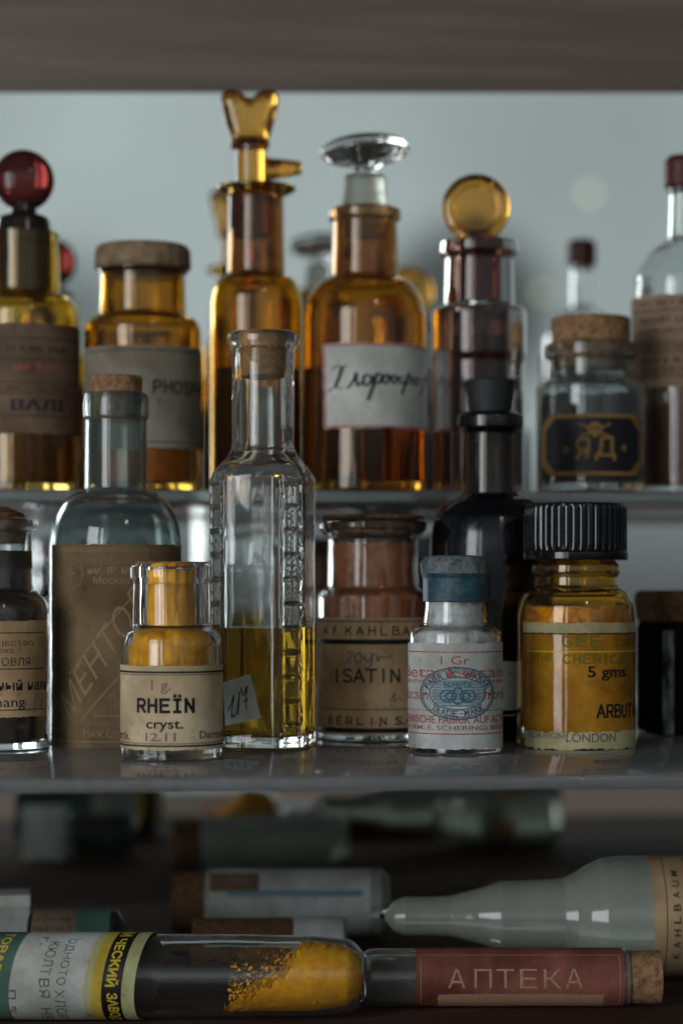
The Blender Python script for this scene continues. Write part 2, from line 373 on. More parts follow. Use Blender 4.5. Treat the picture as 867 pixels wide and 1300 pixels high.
def dome(R, y0, hw, y1, n=9, p=1.0):
    out = []
    for i in range(n + 1):
        t = i / n * math.pi / 2
        out.append((hw + (R - hw) * math.cos(t) ** p, y0 - (y0 - y1) * math.sin(t) ** p))
    return out
class Bottle:
    """A bottle read off the photo: everything in photo pixels at depth D, kept as real metres."""
    def __init__(s, name, label, cat, cx, D, shelf, group=None, horizontal=False, cy_px=None, yaw=0):
        s.cx, s.D, s.k, s.hz = cx, D, D / FPX, horizontal
        s.root = bpy.data.objects.new(name, None); COL.objects.link(s.root); s.root.empty_display_size = .01
        p = gp(cx, D); s.root.location = (p.x, p.y, shelf + .00015)
        s.root.rotation_euler = (0, 0, (-YAW if horizontal else math.atan2(-p.x, p.y)) + yaw)
        s.py0 = HOR - shelf * FPX / D
        s.cyp = cy_px
        tag(s.root, label, cat, group)
    def pt(s, hw, py, f=0): return (hw * s.k, (s.py0 - py) * s.k, f * s.k)
    def z(s, py): return (s.py0 - py) * s.k
    def body(s, outer, t=5, tb=9, neck=None, lip=None, mat=None, mats=None, name='body', base=None, rfun=None):
        """outer: (hw, py, fillet) from the base corner up to the top of the neck; lip: further points up to the rim"""
        o = [s.pt(*p) for p in outer]; o[0] = (o[0][0], 0, o[0][2])
        lp = [s.pt(*p) for p in (lip or [])]
        top = (lp or o)[-1][1]
        inn = offset(o, t * s.k, tb * s.k)
        inn[-1] = (inn[-1][0], top, 0)
        if neck:
            zn = s.z(neck[1]); inn = [q for q in inn if q[1] < zn - 1e-5 and q[0] > neck[0] * s.k] + [(neck[0] * s.k, zn, 4 * s.k), (neck[0] * s.k, top, 0)]
        s.inner = rounded([(0, tb * s.k)] + inn)[1:]
        R = o[0][0]; punt = .0009
        prof = [(0, punt), (R * .7, punt * .8)] + rounded([(R * .82, 0)] + o + lp + [(inn[-1][0], top, 0)])
        prof = prof[:-1] + list(reversed(s.inner)) + [(0, tb * s.k)]
        s.tb = tb * s.k; s.t = t * s.k
        return obj(name, lathe(prof, rfun=rfun), mats or mat, s.root)
    def fill(s, name, level, mat, g=.3, tilt=0, lump=0, seg=48, hw=None, rag=0):
        zt = s.z(level); gap = g * s.t
        prof = [(0, s.tb - gap * .5)]
        for r, z in s.inner:
            if z >= zt: break
            rr = r + gap
            if hw: rr = min(rr, hw(z / s.k))
            prof.append((rr, max(z, s.tb) - (gap * .5 if z <= s.tb * 1.01 else 0)))
        rl = prof[-1][0]
        prof += [(rl, zt), (rl * .6, zt), (rl * .25, zt), (0, zt)]
        bm = lathe(prof, seg)
        for v in bm.verts:
            if abs(v.co.z - zt) < 1e-7:
                v.co.z += v.co.x * tilt + (random.uniform(-1, 1) * lump * s.k)
        if rag:                                # powder that has come away from the glass here and there
            bmesh.ops.subdivide_edges(bm, edges=[e for e in bm.edges if e.calc_length() > 4 * s.k], cuts=3, use_grid_fill=True)
            for v in bm.verts:
                r = math.hypot(v.co.x, v.co.y)
                if r < 1e-4: continue
                q = mnoise.noise(v.co / s.k * .045 + Vector((s.cx, 0, 0))) + .5 * mnoise.noise(v.co / s.k * .13)
                d = min(0, -rag * s.k * max(0, q + .15)) / r
                v.co.x += v.co.x * d; v.co.y += v.co.y * d
        return obj(name, bm, mat, s.root)
    def turn(s, name, pts, mat, M=None, seg=64, parent=None, rfun=None, ang=38):
        """closed solid of revolution about the bottle's axis from (hw, py, f) bottom to top"""
        q = [s.pt(*p) for p in pts]
        prof = rounded([(0, q[0][1])] + q + [(0, q[-1][1])])
        return obj(name, lathe(prof, seg, M=M, rfun=rfun), mat, parent or s.root, ang)
    def U(s, px, R):                        # photo column -> unrolled pixels on radius R (pixels)
        d = px - s.cx; sg = 1 if d >= 0 else -1; d = abs(d); lim = .93 * R
        return sg * (R * math.asin(min(d, lim) / R) + max(0, d - lim) * 2.6)

_bowl = lambda y0, y1, x=.95: [(.05, y1), (.5, y1), (x - .12, y1 - .04), (x, (y0 + y1) / 2), (x - .12, y0 + .04), (.5, y0), (.05, y0)]
V0, V1 = [(.08, 0), (.08, 1)], [(.92, 0), (.92, 1)]
GLYPH = {'R': [V0, _bowl(.46, 1), [(.5, .46), (.95, 0)]], 'H': [V0, V1, [(.08, .52), (.92, .52)]], 'E': [V0, [(.08, 1), (.92, 1)], [(.08, .53), (.8, .53)], [(.08, 0), (.95, 0)]],
         'I': [[(.5, 0), (.5, 1)]], 'Ï': [[(.5, 0), (.5, 1)], [(.2, 1), (.8, 1)], [(.2, 0), (.8, 0)], [(.22, 1.30), (.26, 1.30)], [(.74, 1.30), (.78, 1.30)]],
         'N': [V0, V1, [(.08, 1), (.92, 0)]], 'A': [[(0, 0), (.5, 1)], [(.5, 1), (1, 0)], [(.2, .33), (.8, .33)]], 'B': [V0, _bowl(.53, 1, .88), _bowl(0, .53)],
         'U': [[(.08, 1), (.08, .5), (.09, .22), (.25, .03), (.5, -.01), (.75, .03), (.91, .22), (.92, .5), (.92, 1)]], 'T': [[(.5, 0), (.5, 1)], [(0, 1), (1, 1)]],
         'S': [[(.92, .82), (.75, .98), (.45, 1), (.15, .92), (.10, .73), (.3, .57), (.65, .47), (.9, .33), (.88, .12), (.6, 0), (.3, .02), (.06, .18)]],
         'K': [V0, [(.08, .38), (.92, 1)], [(.38, .58), (.95, 0)]], 'L': [V0, [(.08, 0), (.92, 0)]], 'M': [V0, V1, [(.08, 1), (.5, .3)], [(.5, .3), (.92, 1)]],
         'G': [[(.92, .8), (.75, .98), (.45, 1), (.15, .88), (.05, .5), (.15, .12), (.45, 0), (.75, .03), (.92, .2), (.92, .45)], [(.55, .45), (.92, .45)]],
         'W': [[(0, 1), (.25, 0)], [(.25, 0), (.5, .8)], [(.5, .8), (.75, 0)], [(.75, 0), (1, 1)]], 'C': [[(.92, .8), (.75, .98), (.45, 1), (.15, .88), (.05, .5), (.15, .12), (.45, 0), (.75, .03), (.92, .2)]],
         'O': [[(.5, 1), (.15, .9), (.05, .5), (.15, .1), (.5, 0), (.85, .1), (.95, .5), (.85, .9), (.5, 1)]], 'F': [V0, [(.08, 1), (.92, 1)], [(.08, .53), (.8, .53)]],
         'D': [V0, _bowl(0, 1)], 'P': [V0, _bowl(.46, 1)], '.': [[(.1, 0), (.14, 0)]]}
class Label:
    """A label wrapped on a bottle: paper and print in one mesh. Positions in photo pixels."""
    def __init__(s, bt, R, lift=.5, th=.7):
        s.b, s.R, s.bm, s.mats = bt, R, bmesh.new(), []
        s.l0, s.th = lift, th
    def mi(s, m):
        if m not in s.mats: s.mats.append(m)
        return s.mats.index(m)
    def pos(s, u, v, lift):
        """u across (unrolled), v photo row; tubes: u photo column along the axis, v unrolled around"""
        k = s.b.k; r = (s.R + lift) * k
        if s.b.hz:
            a = v / s.R
            return Vector(((u - s.b.cx) * k, -r * math.cos(a), s.b.axis - r * math.sin(a)))
        a = u / s.R
        return Vector((r * math.sin(a), -r * math.cos(a), s.b.z(v)))
    def X(s, px): return px if s.b.hz else s.b.U(px, s.R)
    def Y(s, py):
        if not s.b.hz: return py
        d = (py - s.b.cyp) / s.R; return s.R * math.asin(max(-1, min(1, d)))
    def sheet(s, u0, u1, v0, v1, mat, nu=40, nv=10, tear=0, l0=None, l1=None, tears='lrtb', slant=None, back=None, cut=0):
        l0 = s.l0 if l0 is None else l0; l1 = l0 + s.th if l1 is None else l1
        m = s.mi(mat); mb = s.mi(back) if back else m
        jt = [random.uniform(-1, 1) * tear for _ in range(nu + 1)]; jb = [random.uniform(-1, 1) * tear for _ in range(nu + 1)]
        jl = [random.uniform(-1, 1) * tear for _ in range(nv + 1)]; jr = [random.uniform(-1, 1) * tear for _ in range(nv + 1)]
        grids = []
        for li in (l0, l1):
            g = []
            for j in range(nv + 1):
                row = []
                for i in range(nu + 1):
                    a, c = i / nu, j / nv
                    aa = u0 + (u1 - u0) * a; cc = v0 + (v1 - v0) * c
                    if j == 0 and 't' in tears: cc += jt[i]
                    if j == nv and 'b' in tears: cc += jb[i]
                    if i == 0 and 'l' in tears: aa += jl[j]
                    if i == nu and 'r' in tears: aa += jr[j]
                    if cut:                           # corners cut off
                        ex = min(aa - u0, u1 - aa)
                        if ex < cut:
                            d = cut - ex; cc = max(v0 + d, min(v1 - d, cc))
                    if slant: aa += slant(c, a)
                    row.append(s.bm.verts.new(s.pos(aa, cc, li)))
                g.append(row)
            grids.append(g)
        A, B = grids
        def f(vs, k):
            try: s.bm.faces.new(vs).material_index = k
            except ValueError: pass
        for j in range(nv):
            for i in range(nu):
                f((B[j][i], B[j][i + 1], B[j + 1][i + 1], B[j + 1][i]), m)
                f((A[j][i], A[j + 1][i], A[j + 1][i + 1], A[j][i + 1]), mb)
        for i in range(nu):
            f((A[0][i], A[0][i + 1], B[0][i + 1], B[0][i]), m); f((A[nv][i], B[nv][i], B[nv][i + 1], A[nv][i + 1]), m)
        for j in range(nv):
            f((A[j][0], B[j][0], B[j + 1][0], A[j + 1][0]), m); f((A[j][nu], A[j + 1][nu], B[j + 1][nu], B[j][nu]), m)
    @property
    def top(s): return s.l0 + s.th + .3
    def put(s, vs, fs, mat, lift=0, maxu=5):
        m = s.mi(mat); t = bmesh.new()
        V = [t.verts.new((x, y, 0)) for x, y in vs]
        for f in fs:
            try: t.faces.new([V[i] for i in f])
            except ValueError: pass
        for _ in range(3):
            ax = 1 if s.b.hz else 0
            e = [e for e in t.edges if abs(e.verts[0].co[ax] - e.verts[1].co[ax]) > maxu]
            if not e: break
            bmesh.ops.subdivide_edges(t, edges=e, cuts=1)
            bmesh.ops.triangulate(t, faces=t.faces)
        mp = {v: s.bm.verts.new(s.pos(v.co.x, v.co.y, s.top + lift)) for v in t.verts}
        for f in t.faces:
            try: s.bm.faces.new([mp[v] for v in f.verts]).material_index = m
            except ValueError: pass
        t.free()
    def text(s, st, x0, x1, y0, y1, mat, bold=0, raw=False, lift=0):
        """text in the box of photo columns x0..x1 and rows y0 (top)..y1; raw: x already unrolled"""
        v, f, _ = text_mesh(st, bold)
        a, c = (x0, x1) if raw else (s.X(x0), s.X(x1))
        t, b2 = (y0, y1) if raw else (s.Y(y0), s.Y(y1))
        s.put([(a + (c - a) * x, b2 + (t - b2) * y) for x, y in v], f, mat, lift)
    def atext(s, st, o, ex, ey, mat, bold=0, lift=0):
        """text with origin o, baseline vector ex and height vector ey (unrolled)"""
        v, f, _ = text_mesh(st, bold)
        s.put([(o[0] + ex[0] * x + ey[0] * y, o[1] + ex[1] * x + ey[1] * y) for x, y in v], f, mat, lift)
    def arc(s, st, c, rx, ry, a0, a1, h, mat, bold=0, flip=False, lift=0):
        n = len(st)
        for i, ch in enumerate(st):
            if ch == ' ': continue
            a = math.radians(a0 + (a1 - a0) * (i + .5) / n)
            p = (c[0] + rx * math.cos(a), c[1] - ry * math.sin(a))
            tx, ty = rx * math.sin(a), ry * math.cos(a); L = math.hypot(tx, ty); tx, ty = tx / L, ty / L
            if flip: tx, ty = -tx, -ty
            nx, ny = ty, -tx                         # up vector of the letter in photo rows
            w = h * .42 if ch not in 'IЕ-' else h * (.12 if ch == 'I' else .36)
            hh = h if ch != '-' else h * .15
            o = (p[0] - tx * w - nx * hh / 2, p[1] - ty * w - ny * hh / 2)
            s.atext(ch, o, (tx * 2 * w, ty * 2 * w), (nx * hh, ny * hh), mat, bold, lift)
    def line(s, x0, x1, y, w, mat, lift=0, raw=False, n=30):
        a, c = (x0, x1) if raw else (s.X(x0), s.X(x1)); yy = y if raw else s.Y(y)
        s.ribbon([(a + (c - a) * i / n, yy) for i in range(n + 1)], w, mat, lift)
    def ribbon(s, P, w, mat, lift=0, taper=False):
        vs, fs = [], []
        for i, p in enumerate(P):
            q0, q1 = P[max(0, i - 1)], P[min(len(P) - 1, i + 1)]
            dx, dy = q1[0] - q0[0], q1[1] - q0[1]; L = math.hypot(dx, dy) or 1
            ww = w / 2 * (1 if not taper else .55 + .6 * abs(dy) / L)
            vs += [(p[0] - dy / L * ww, p[1] + dx / L * ww), (p[0] + dy / L * ww, p[1] - dx / L * ww)]
        for i in range(len(P) - 1): fs.append([2 * i, 2 * i + 1, 2 * i + 3, 2 * i + 2])
        s.put(vs, fs, mat, lift, 9)
    def letters(s, st, x0, x1, y0, y1, w, mat, raw=False, ratio=.70, lift=0):
        """capitals of even stroke width, one cell each"""
        a, c = (x0, x1) if raw else (s.X(x0), s.X(x1)); n = len(st)
        lw = (c - a) / (n - 1 + ratio) * ratio if n > 1 else c - a; pit = lw / ratio
        for i, ch in enumerate(st):
            ox = a + i * pit
            for pl in GLYPH.get(ch, []):
                P = [(ox + lw * x, y1 - w / 2 - (y1 - y0 - w) * y) for x, y in pl]
                if len(P) > 4: P = catmull(P, 4)
                elif len(P) == 2:
                    dx, dy = P[1][0] - P[0][0], P[1][1] - P[0][1]; q = math.hypot(dx, dy) or 1
                    P = [(P[0][0] - dx / q * w * .45, P[0][1] - dy / q * w * .45), (P[1][0] + dx / q * w * .45, P[1][1] + dy / q * w * .45)]
                s.ribbon(P, w, mat, lift)
    def stroke(s, pts, w, mat, lift=0):
        s.ribbon(catmull([(s.X(x), s.Y(y)) for x, y in pts]), w, mat, lift, True)
    def ring(s, c, rx, ry, w, mat, lift=0, n=48, a0=0, a1=360, seg=None):
        P = [(c[0] + rx * math.cos(math.radians(a0 + (a1 - a0) * i / n)), c[1] - ry * math.sin(math.radians(a0 + (a1 - a0) * i / n))) for i in range(n + 1)]
        s.ribbon(P, w, mat, lift)
    def dashes(s, u0, u1, y, h, mat, lift=0):
        """a row of print too small or too worn to read"""
        u = u0
        while u < u1:
            w = random.uniform(h * .3, h * .7)
            for q in range(random.choice((1, 2, 2))):
                a = random.uniform(-.2, .2) * h
                s.ribbon([(u + q * w * .7, y - h / 2 + random.uniform(0, .2) * h), (u + q * w * .7 + a, y + h / 2)], h * .2, mat, lift)
            if random.random() < .6: s.ribbon([(u, y + random.choice((-.4, 0, .4)) * h), (u + w * .8, y + random.choice((-.4, 0, .4)) * h)], h * .17, mat, lift)
            u += w * 1.5 + (h * .7 if random.random() < .18 else h * .12)
    def finish(s, name='label'):
        me = bpy.data.meshes.new(name); s.bm.to_mesh(me); s.bm.free()
        for k in s.mats: me.materials.append(k)
        me.shade_smooth(); me.set_sharp_from_angle(angle=math.radians(50))
        o = bpy.data.objects.new(name, me); COL.objects.link(o); o.parent = s.b.root
        return o

# ------------------------------------------------------------------ the cabinet
Z_TOP, Z_MID, Z_BOT = .0358, -.05448, -.1375
Y_MIR = .965
cab = bpy.data.objects.new('display_cabinet', None); COL.objects.link(cab); cab.location = (0, .8, Z_BOT - .02)
tag(cab, 'dark wooden cabinet with mirrored back and grey brown top rail behind the bottles', 'cabinet')
def cabpart(name, c, s, mat, bev=.001):
    bm = bmesh.new(); box(bm, Vector(c) - cab.location, s, bev); return obj(name, bm, mat, cab)
ZR = (HOR - 112) * .955 / FPX
cabpart('mirror', (0, Y_MIR + .002, .04), (.9, .004, .40), MIRROR, 0)
rail = cabpart('top_rail', (0, Y_MIR + .0005, ZR + .04), (.9, .004, .08), WOODTOP, .0006)
rail.data.transform(Matrix.Translation((0, 0, ZR - cab.location.z)) @ Matrix.Rotation(math.radians(-1.0), 4, 'Y') @ Matrix.Translation((0, 0, -ZR + cab.location.z)))   # hung a little out of level
cabpart('base_board', (0, .79, Z_BOT - .009), (.9, .35, .018), WOOD)
def shelf(name, label, z, y0, y1, t=.0045):
    bm = bmesh.new(); box(bm, (0, (y1 - y0) / 2, -t / 2), (.86, y1 - y0, t), .0014)
    o = obj(name, bm, G_SHELF); o.location = (0, y0, z); return tag(o, label, 'shelf')
shelf('glass_shelf', 'upper clear glass shelf carrying the row of stoppered amber bottles', Z_TOP, .815, Y_MIR - .001)
shelf('glass_shelf', 'lower thick glass shelf carrying the small labelled front bottles', Z_MID, .632, Y_MIR - .001)

# ------------------------------------------------------------------ upper shelf, left to right
# 1 yellow-brown bottle with a red ball stopper
b = Bottle('stoppered_bottle', 'yellow brown glass bottle with dark red ball stopper and faded brown label', 'bottle', 30, .850, Z_TOP)
b.body([(70, 0, 5)] + dome(70, 406, 48, 374) + [(46, 371, 3), (44, 318, 3)], t=5, tb=10, lip=[(45, 300, 4), (45, 296, 2)], mat=G_YELLOW)
b.fill('liquid', 545, C_AMBER, g=-.1)
st = lathe(rounded([(0, b.z(372)), b.pt(33, 372, 2), b.pt(36, 300, 3), b.pt(32, 276, 8), b.pt(17, 272, 4), b.pt(15, 258), (0, b.z(258))]))
sp = bmesh.ops.create_uvsphere(st, u_segments=40, v_segments=24, radius=39 * b.k)
bmesh.ops.scale(st, vec=(1, .62, 1), verts=sp['verts']); bmesh.ops.translate(st, vec=(0, 0, b.z(229)), verts=sp['verts'])
o_ = obj('stopper', st, [G_UMBER, G_RED], b.root)
for p in o_.data.polygons:
    if p.center.z > b.z(262): p.material_index = 1
L = Label(b, 70); L.sheet(L.X(-45), L.X(104), 418, 555, PA_BROWN, tear=.8)
for y in (437, 463, 492, 505, 533): L.line(-30, 97, y, 1.6, I_DIM)
L.dashes(L.X(10), L.X(82), 450, 8, I_DIM); L.dashes(L.X(18), L.X(74), 473, 8, I_RED); L.dashes(L.X(0), L.X(86), 499, 6, I_DIM)
L.text('ВАЛІ', 15, 79, 513, 527, I_BLACK, .02)
L.finish()

# 2 amber jar with a paper covered lid
b = Bottle('lidded_jar', 'wide amber glass jar with paper covered flat lid and grey buff label', 'jar', 181, .848, Z_TOP)
b.body([(74, 0, 6)] + dome(74, 424, 57, 402) + [(55, 399, 2), (54, 350, 2)], t=5, tb=10, lip=[(57, 346, 2), (57, 338, 2)], mat=G_AMBER)
b.fill('powder', 500, P_OCHRE, g=-.3, lump=3)
bm = lathe(rounded([(0, b.z(337)), b.pt(54, 337), b.pt(58, 345, 2), b.pt(61, 340, 4), b.pt(60, 318, 6), b.pt(56, 313, 3), (0, b.z(311))]), 96,
           rfun=lambda r, a, z: r * (1 + .008 * math.sin(a * 23) + .006 * math.sin(a * 9 + 1)))
obj('lid', bm, PAPERCAP, b.root)
L = Label(b, 74); L.sheet(L.X(108), L.X(258), 446, 573, PA_GREY, tear=.6)
L.line(112, 254, 452, 1.6, I_WORN); L.line(112, 254, 566, 1.6, I_WORN)
L.letters('PHOSPHOR', L.X(194), L.X(194) + 108, 489, 506, 3, I_BLACK, raw=True, ratio=.72); L.finish()

# 3 tall amber bottle with a heart shaped dropper stopper
b = Bottle('dropper_bottle', 'tall amber bottle with flared rim and heart topped spouted stopper', 'bottle', 325, .856, Z_TOP)
b.body([(59, 0, 5)] + dome(59, 390, 39, 351) + [(37, 347, 3), (35, 250, 8)], t=5, tb=10, lip=[(50, 242, 1), (51, 238, 1.5), (46, 237, 1)], mats=[G_AMBERN, G_BROWNNECK])
for p in b.root.children[0].data.polygons:
    if b.z(352) < p.center.z < b.z(246): p.material_index = 1
b.fill('liquid', 470, C_DARK, g=-.1)
hr = [(0, -44), (5, -45.5), (11, -50), (18, -54), (26, -54.5), (33, -51), (36.5, -44), (36, -34), (31, -12), (25, 8), (21, 22)]
out_ = [(x, y) for x, y in hr] + [(-x, y) for x, y in reversed(hr[1:])]
out_ = catmull(out_ + [out_[0]], 4)[:-1]
bm = bmesh.new(); k = b.k; cxh = -8 * k; cz = b.z(168); n_ = len(out_); sk = []
for q in range(-9, 10):                       # puffed glass: rings from the back pole over the rim to the front
    t_ = q / 9.5; sc_ = max(.04, (1 - abs(t_) ** 2.4) ** (1 / 2.4)); yy = -16 * t_ + (4 * math.copysign(sstep((.55 - sc_) / .5), t_) if sc_ < .55 else 0)
    sk.append([bm.verts.new((cxh + x * sc_ * k, yy * k, cz - ((y + 22) * sc_ - 22) * k)) for x, y in out_])
for A, B in zip(sk, sk[1:]):
    for i in range(n_): bm.faces.new((A[i], B[i], B[(i + 1) % n_], A[(i + 1) % n_]))
bm.faces.new(sk[0]); bm.faces.new(list(reversed(sk[-1])))
lathe(rounded([(0, b.z(300)), b.pt(25, 300, 2), b.pt(27, 246, 3), b.pt(19, 238, 3), b.pt(19, 186, 4), b.pt(17, 178, 2), (0, b.z(176))]), 48, bm, Matrix.Translation((cxh * .8, 0, 0)))
lathe(rounded([(0, 0), (15 * k, 0, 2 * k), (12 * k, 22 * k, 8 * k), (8 * k, 46 * k, 2 * k), (0, 46 * k)]), 32, bm,
      Matrix.Translation((12 * k, 0, b.z(215))) @ Matrix.Rotation(math.radians(87), 4, 'Y'))
o_ = obj('stopper', bm, [G_STOP, G_GROUND], b.root)
for p in o_.data.polygons:
    if p.center.z < b.z(246): p.material_index = 1

# 4 big amber bottle with a clear disc stopper
b = Bottle('stoppered_bottle', 'stout amber bottle with clear glass disc stopper and handwritten white label', 'bottle', 463, .850, Z_TOP)
b.body([(78, 0, 6)] + dome(78, 412, 46, 355) + [(43, 351, 3), (41, 282, 3)], t=5, tb=14, lip=[(46, 279, 3), (46, 267, 4), (38, 264, 1)], mats=[G_AMBER2, G_BROWNNECK])
for p in b.root.children[0].data.polygons:
    if b.z(354) < p.center.z: p.material_index = 1
b.fill('liquid', 470, L_BROWN)
plug = b.turn('stopper', [(27, 300, 1), (30, 262, 1), (26, 230, 2), (26, 223, 2)], G_FROST)
bm = lathe(rounded([(0, b.z(228)), b.pt(15, 226), b.pt(15, 214, 8), b.pt(28, 206, 4), (0, b.z(204))]), 48)
sp = bmesh.ops.create_uvsphere(bm, u_segments=48, v_segments=24, radius=1)
bmesh.ops.scale(bm, vec=(57 * k, 50 * k, 20 * k), verts=sp['verts'])
bmesh.ops.transform(bm, matrix=Matrix.Translation((0, 0, b.z(191))) @ Matrix.Rotation(math.radians(-4), 4, 'Y'), verts=sp['verts'])
obj('finial', bm, G_CLEAR, plug)
L = Label(b, 78)
L.sheet(L.X(411), L.X(546), 444, 549, PA_WHITE, tear=.7, slant=lambda c, a: 3 * c)
for y, s0 in ((446, 0), (547, 3)): L.line(412 + s0, 543, y, 2.2, I_REDEDGE)
L.ribbon([(L.X(413) + 3 * i / 8 , 447 + 100 * i / 8) for i in range(9)], 3, I_REDEDGE)
for pts, w in [([(423, 477), (429, 472), (435, 474), (442, 471)], 1.6), ([(436, 473), (432, 486), (427, 498)], 3.2), ([(418, 504), (423, 500), (431, 499), (436, 501)], 1.6),
               ([(441, 500), (445, 497), (450, 489), (453, 481), (453, 490), (455, 497), (460, 493)], 2.4),
               ([(470, 485), (464, 484), (461, 492), (465, 497), (471, 491), (471, 484)], 2.6),
               ([(478, 481), (474, 495), (467, 515)], 2.8), ([(474, 488), (480, 482), (484, 486), (480, 494), (475, 494)], 2.4),
               ([(490, 483), (486, 485), (485, 492), (489, 494), (492, 488), (490, 483), (495, 486)], 2.4), ([(500, 483), (496, 486), (497, 493), (501, 492), (502, 485), (506, 487)], 2.4),
               ([(517, 479), (513, 492), (508, 507)], 2.8), ([(511, 485), (506, 486), (506, 492), (511, 492), (516, 485), (520, 485), (519, 491), (513, 492)], 2.2),
               ([(527, 484), (523, 487), (524, 493), (528, 491), (529, 485), (533, 487)], 2.4), ([(538, 480), (535, 492), (531, 506)], 2.6), ([(536, 486), (540, 482), (541, 490)], 2.2)]:
    L.stroke(pts, w * 1.3, I_BLACK)
L.finish()

# 5 plum brown bottle with an amber disc stopper
b = Bottle('stoppered_bottle', 'dark plum brown bottle with round amber disc stopper on a narrow neck', 'bottle', 608, .850, Z_TOP)
b.body([(58, 0, 5), (58, 462, 3), (60, 452, 5), (60, 393, 10), (45, 389, 5), (43, 330, 5)], t=6, tb=14, lip=[(50, 322, 4), (49, 307, 4), (36, 305, 1)], mat=G_PLUM)
b.fill('liquid', 430, C_PLUM, g=-.25)
bm = lathe(rounded([(0, b.z(380)), b.pt(28, 380, 1), b.pt(33, 306, 2), b.pt(16, 302, 4), b.pt(15, 296), (0, b.z(296))]), 48)
obj('stopper', bm, G_PLUM, b.root)
M = Matrix.Translation((-4 * k, 0, b.z(265))) @ Matrix.Rotation(math.radians(90), 4, 'X')
prof = rounded([(0, -9 * k), (28 * k, -9 * k, 4 * k), (33 * k, -13 * k, 3 * k), (43 * k, -9 * k, 6 * k), (43 * k, 9 * k, 6 * k), (33 * k, 13 * k, 3 * k), (28 * k, 9 * k, 4 * k), (0, 9 * k)])
obj('disc', lathe(prof, 64, M=M), G_STOP, bpy.data.objects[b.root.children[-1].name])

# 6 clear poison jar with a wide cork
b = Bottle('corked_jar', 'squat clear glass jar with wide cork and black gold edged skull label', 'jar', 750, .845, Z_TOP)
b.body([(69, 0, 6), (69, 487, 22), (54, 482, 6), (53, 458, 3)], t=5, tb=10, lip=[(58, 454, 5), (58, 438, 5), (51, 435, 1)], mat=G_SMOKE)
b.fill('crystals', 505, P_GREY, g=-.4, lump=4)
b.turn('cork', [(46, 470, 2), (50, 436, 1), (50, 407, 3), (48, 404, 1)], CORK)
L = Label(b, 69)
L.sheet(L.X(690), L.X(813), 531, 607, I_GOLD, cut=16, nu=60, nv=16); L.sheet(L.X(695), L.X(808), 535.5, 602.5, PA_BLACK, cut=16, nu=60, nv=16, l0=L.l0 + .1, l1=L.top - .05)
u = L.X
L.text('Я', 731, 749, 560, 588, I_GOLD, .005); L.text('Д', 755, 780, 559, 589, I_GOLD, .012)
c = (u(755), 549)
for rr in (2, 4.5, 7): L.ring(c, rr, rr * .95, 2.8, I_GOLD)
L.line(u(752), u(758), 558, 4, I_GOLD, raw=True, n=4)
for sx in (-1, 1):
    L.ribbon([(c[0] - sx * 19, c[1] - 6), (c[0] + sx * 19, c[1] + 11)], 3.2, I_GOLD)
    L.ring((c[0] + sx * 3.2, c[1] - .5), .8, .9, 1.8, I_BLACK, lift=.15, n=12)
for px, py in ((720, 575), (790, 573)):
    for a in (0, 60, 120):
        ca, sa = math.cos(math.radians(a)) * 4, math.sin(math.radians(a)) * 4
        L.ribbon([(u(px) - ca, py - sa), (u(px) + ca, py + sa)], 2.2, I_GOLD)
L.finish()

# 7 bottle at the right edge
b = Bottle('capped_bottle', 'clear round shouldered bottle with wax capped thin neck and rust brown liquid', 'bottle', 866, .873, Z_TOP)
b.body([(63, 0, 5), (63, 380, 10), (60, 350, 26), (40, 318, 26), (19, 305, 10), (17, 246, 2)], t=4, tb=10, lip=[(19, 243, 2), (19, 236, 2)], mat=G_CLEAR)
b.fill('liquid', 490, C_RUST, g=-.2)
b.turn('cap', [(18, 240, 1), (23, 237, 3), (23, 206, 8), (17, 198, 5)], WAX_RED)
L = Label(b, 63); L.sheet(L.X(801), L.X(931), 381, 497, PA_PINKTAN, tear=.8)
for y in (400, 441, 452, 482): L.line(806, 926, y, 1.5, I_DIM)
for y, h in ((391, 7), (412, 9), (426, 6), (446, 6), (463, 8), (474, 6)): L.dashes(L.X(815), L.X(915), y, h, I_DIM)
L.finish()

# ------------------------------------------------------------------ lower shelf, left to right
# 1 dark bottle cut by the left edge
b = Bottle('corked_bottle', 'clear bottle of dark brown contents with tan Russian label at the left edge', 'bottle', -4, .744, Z_MID)
b.body([(65, 0, 5), (65, 764, 28), (46, 748, 9), (44, 676, 3)], t=5, tb=9, lip=[(52, 670, 3), (52, 660, 3), (44, 658, 1)], mat=G_CLEAR)
b.fill('liquid', 700, C_DARK, g=-.1)
b.turn('cork', [(36, 690, 1), (39, 660, 2), (33, 652, 8), (12, 644, 6)], CORK_DARK)
L = Label(b, 65); L.sheet(L.X(-62), L.X(57), 788, 908, PA_TAN, tear=.8)
for y in (803, 848, 899): L.line(-60, 54, y, 1.4, I_WORN)
L.text('ТОВАРИЩЕСТВО', -50, 40, 813, 820, I_WORN); L.text('русского', -24, 16, 823, 830, I_WORN)
L.text('ТОРГОВЛЯ', -34, 36, 834, 844, I_WORN); L.text('ный нали', -4, 57, 861, 875, I_BLACK, .012); L.text('nang', -6, 30, 887, 899, I_BLACK); L.text('12', 42, 52, 886, 896, I_PURPLE)
L.finish()

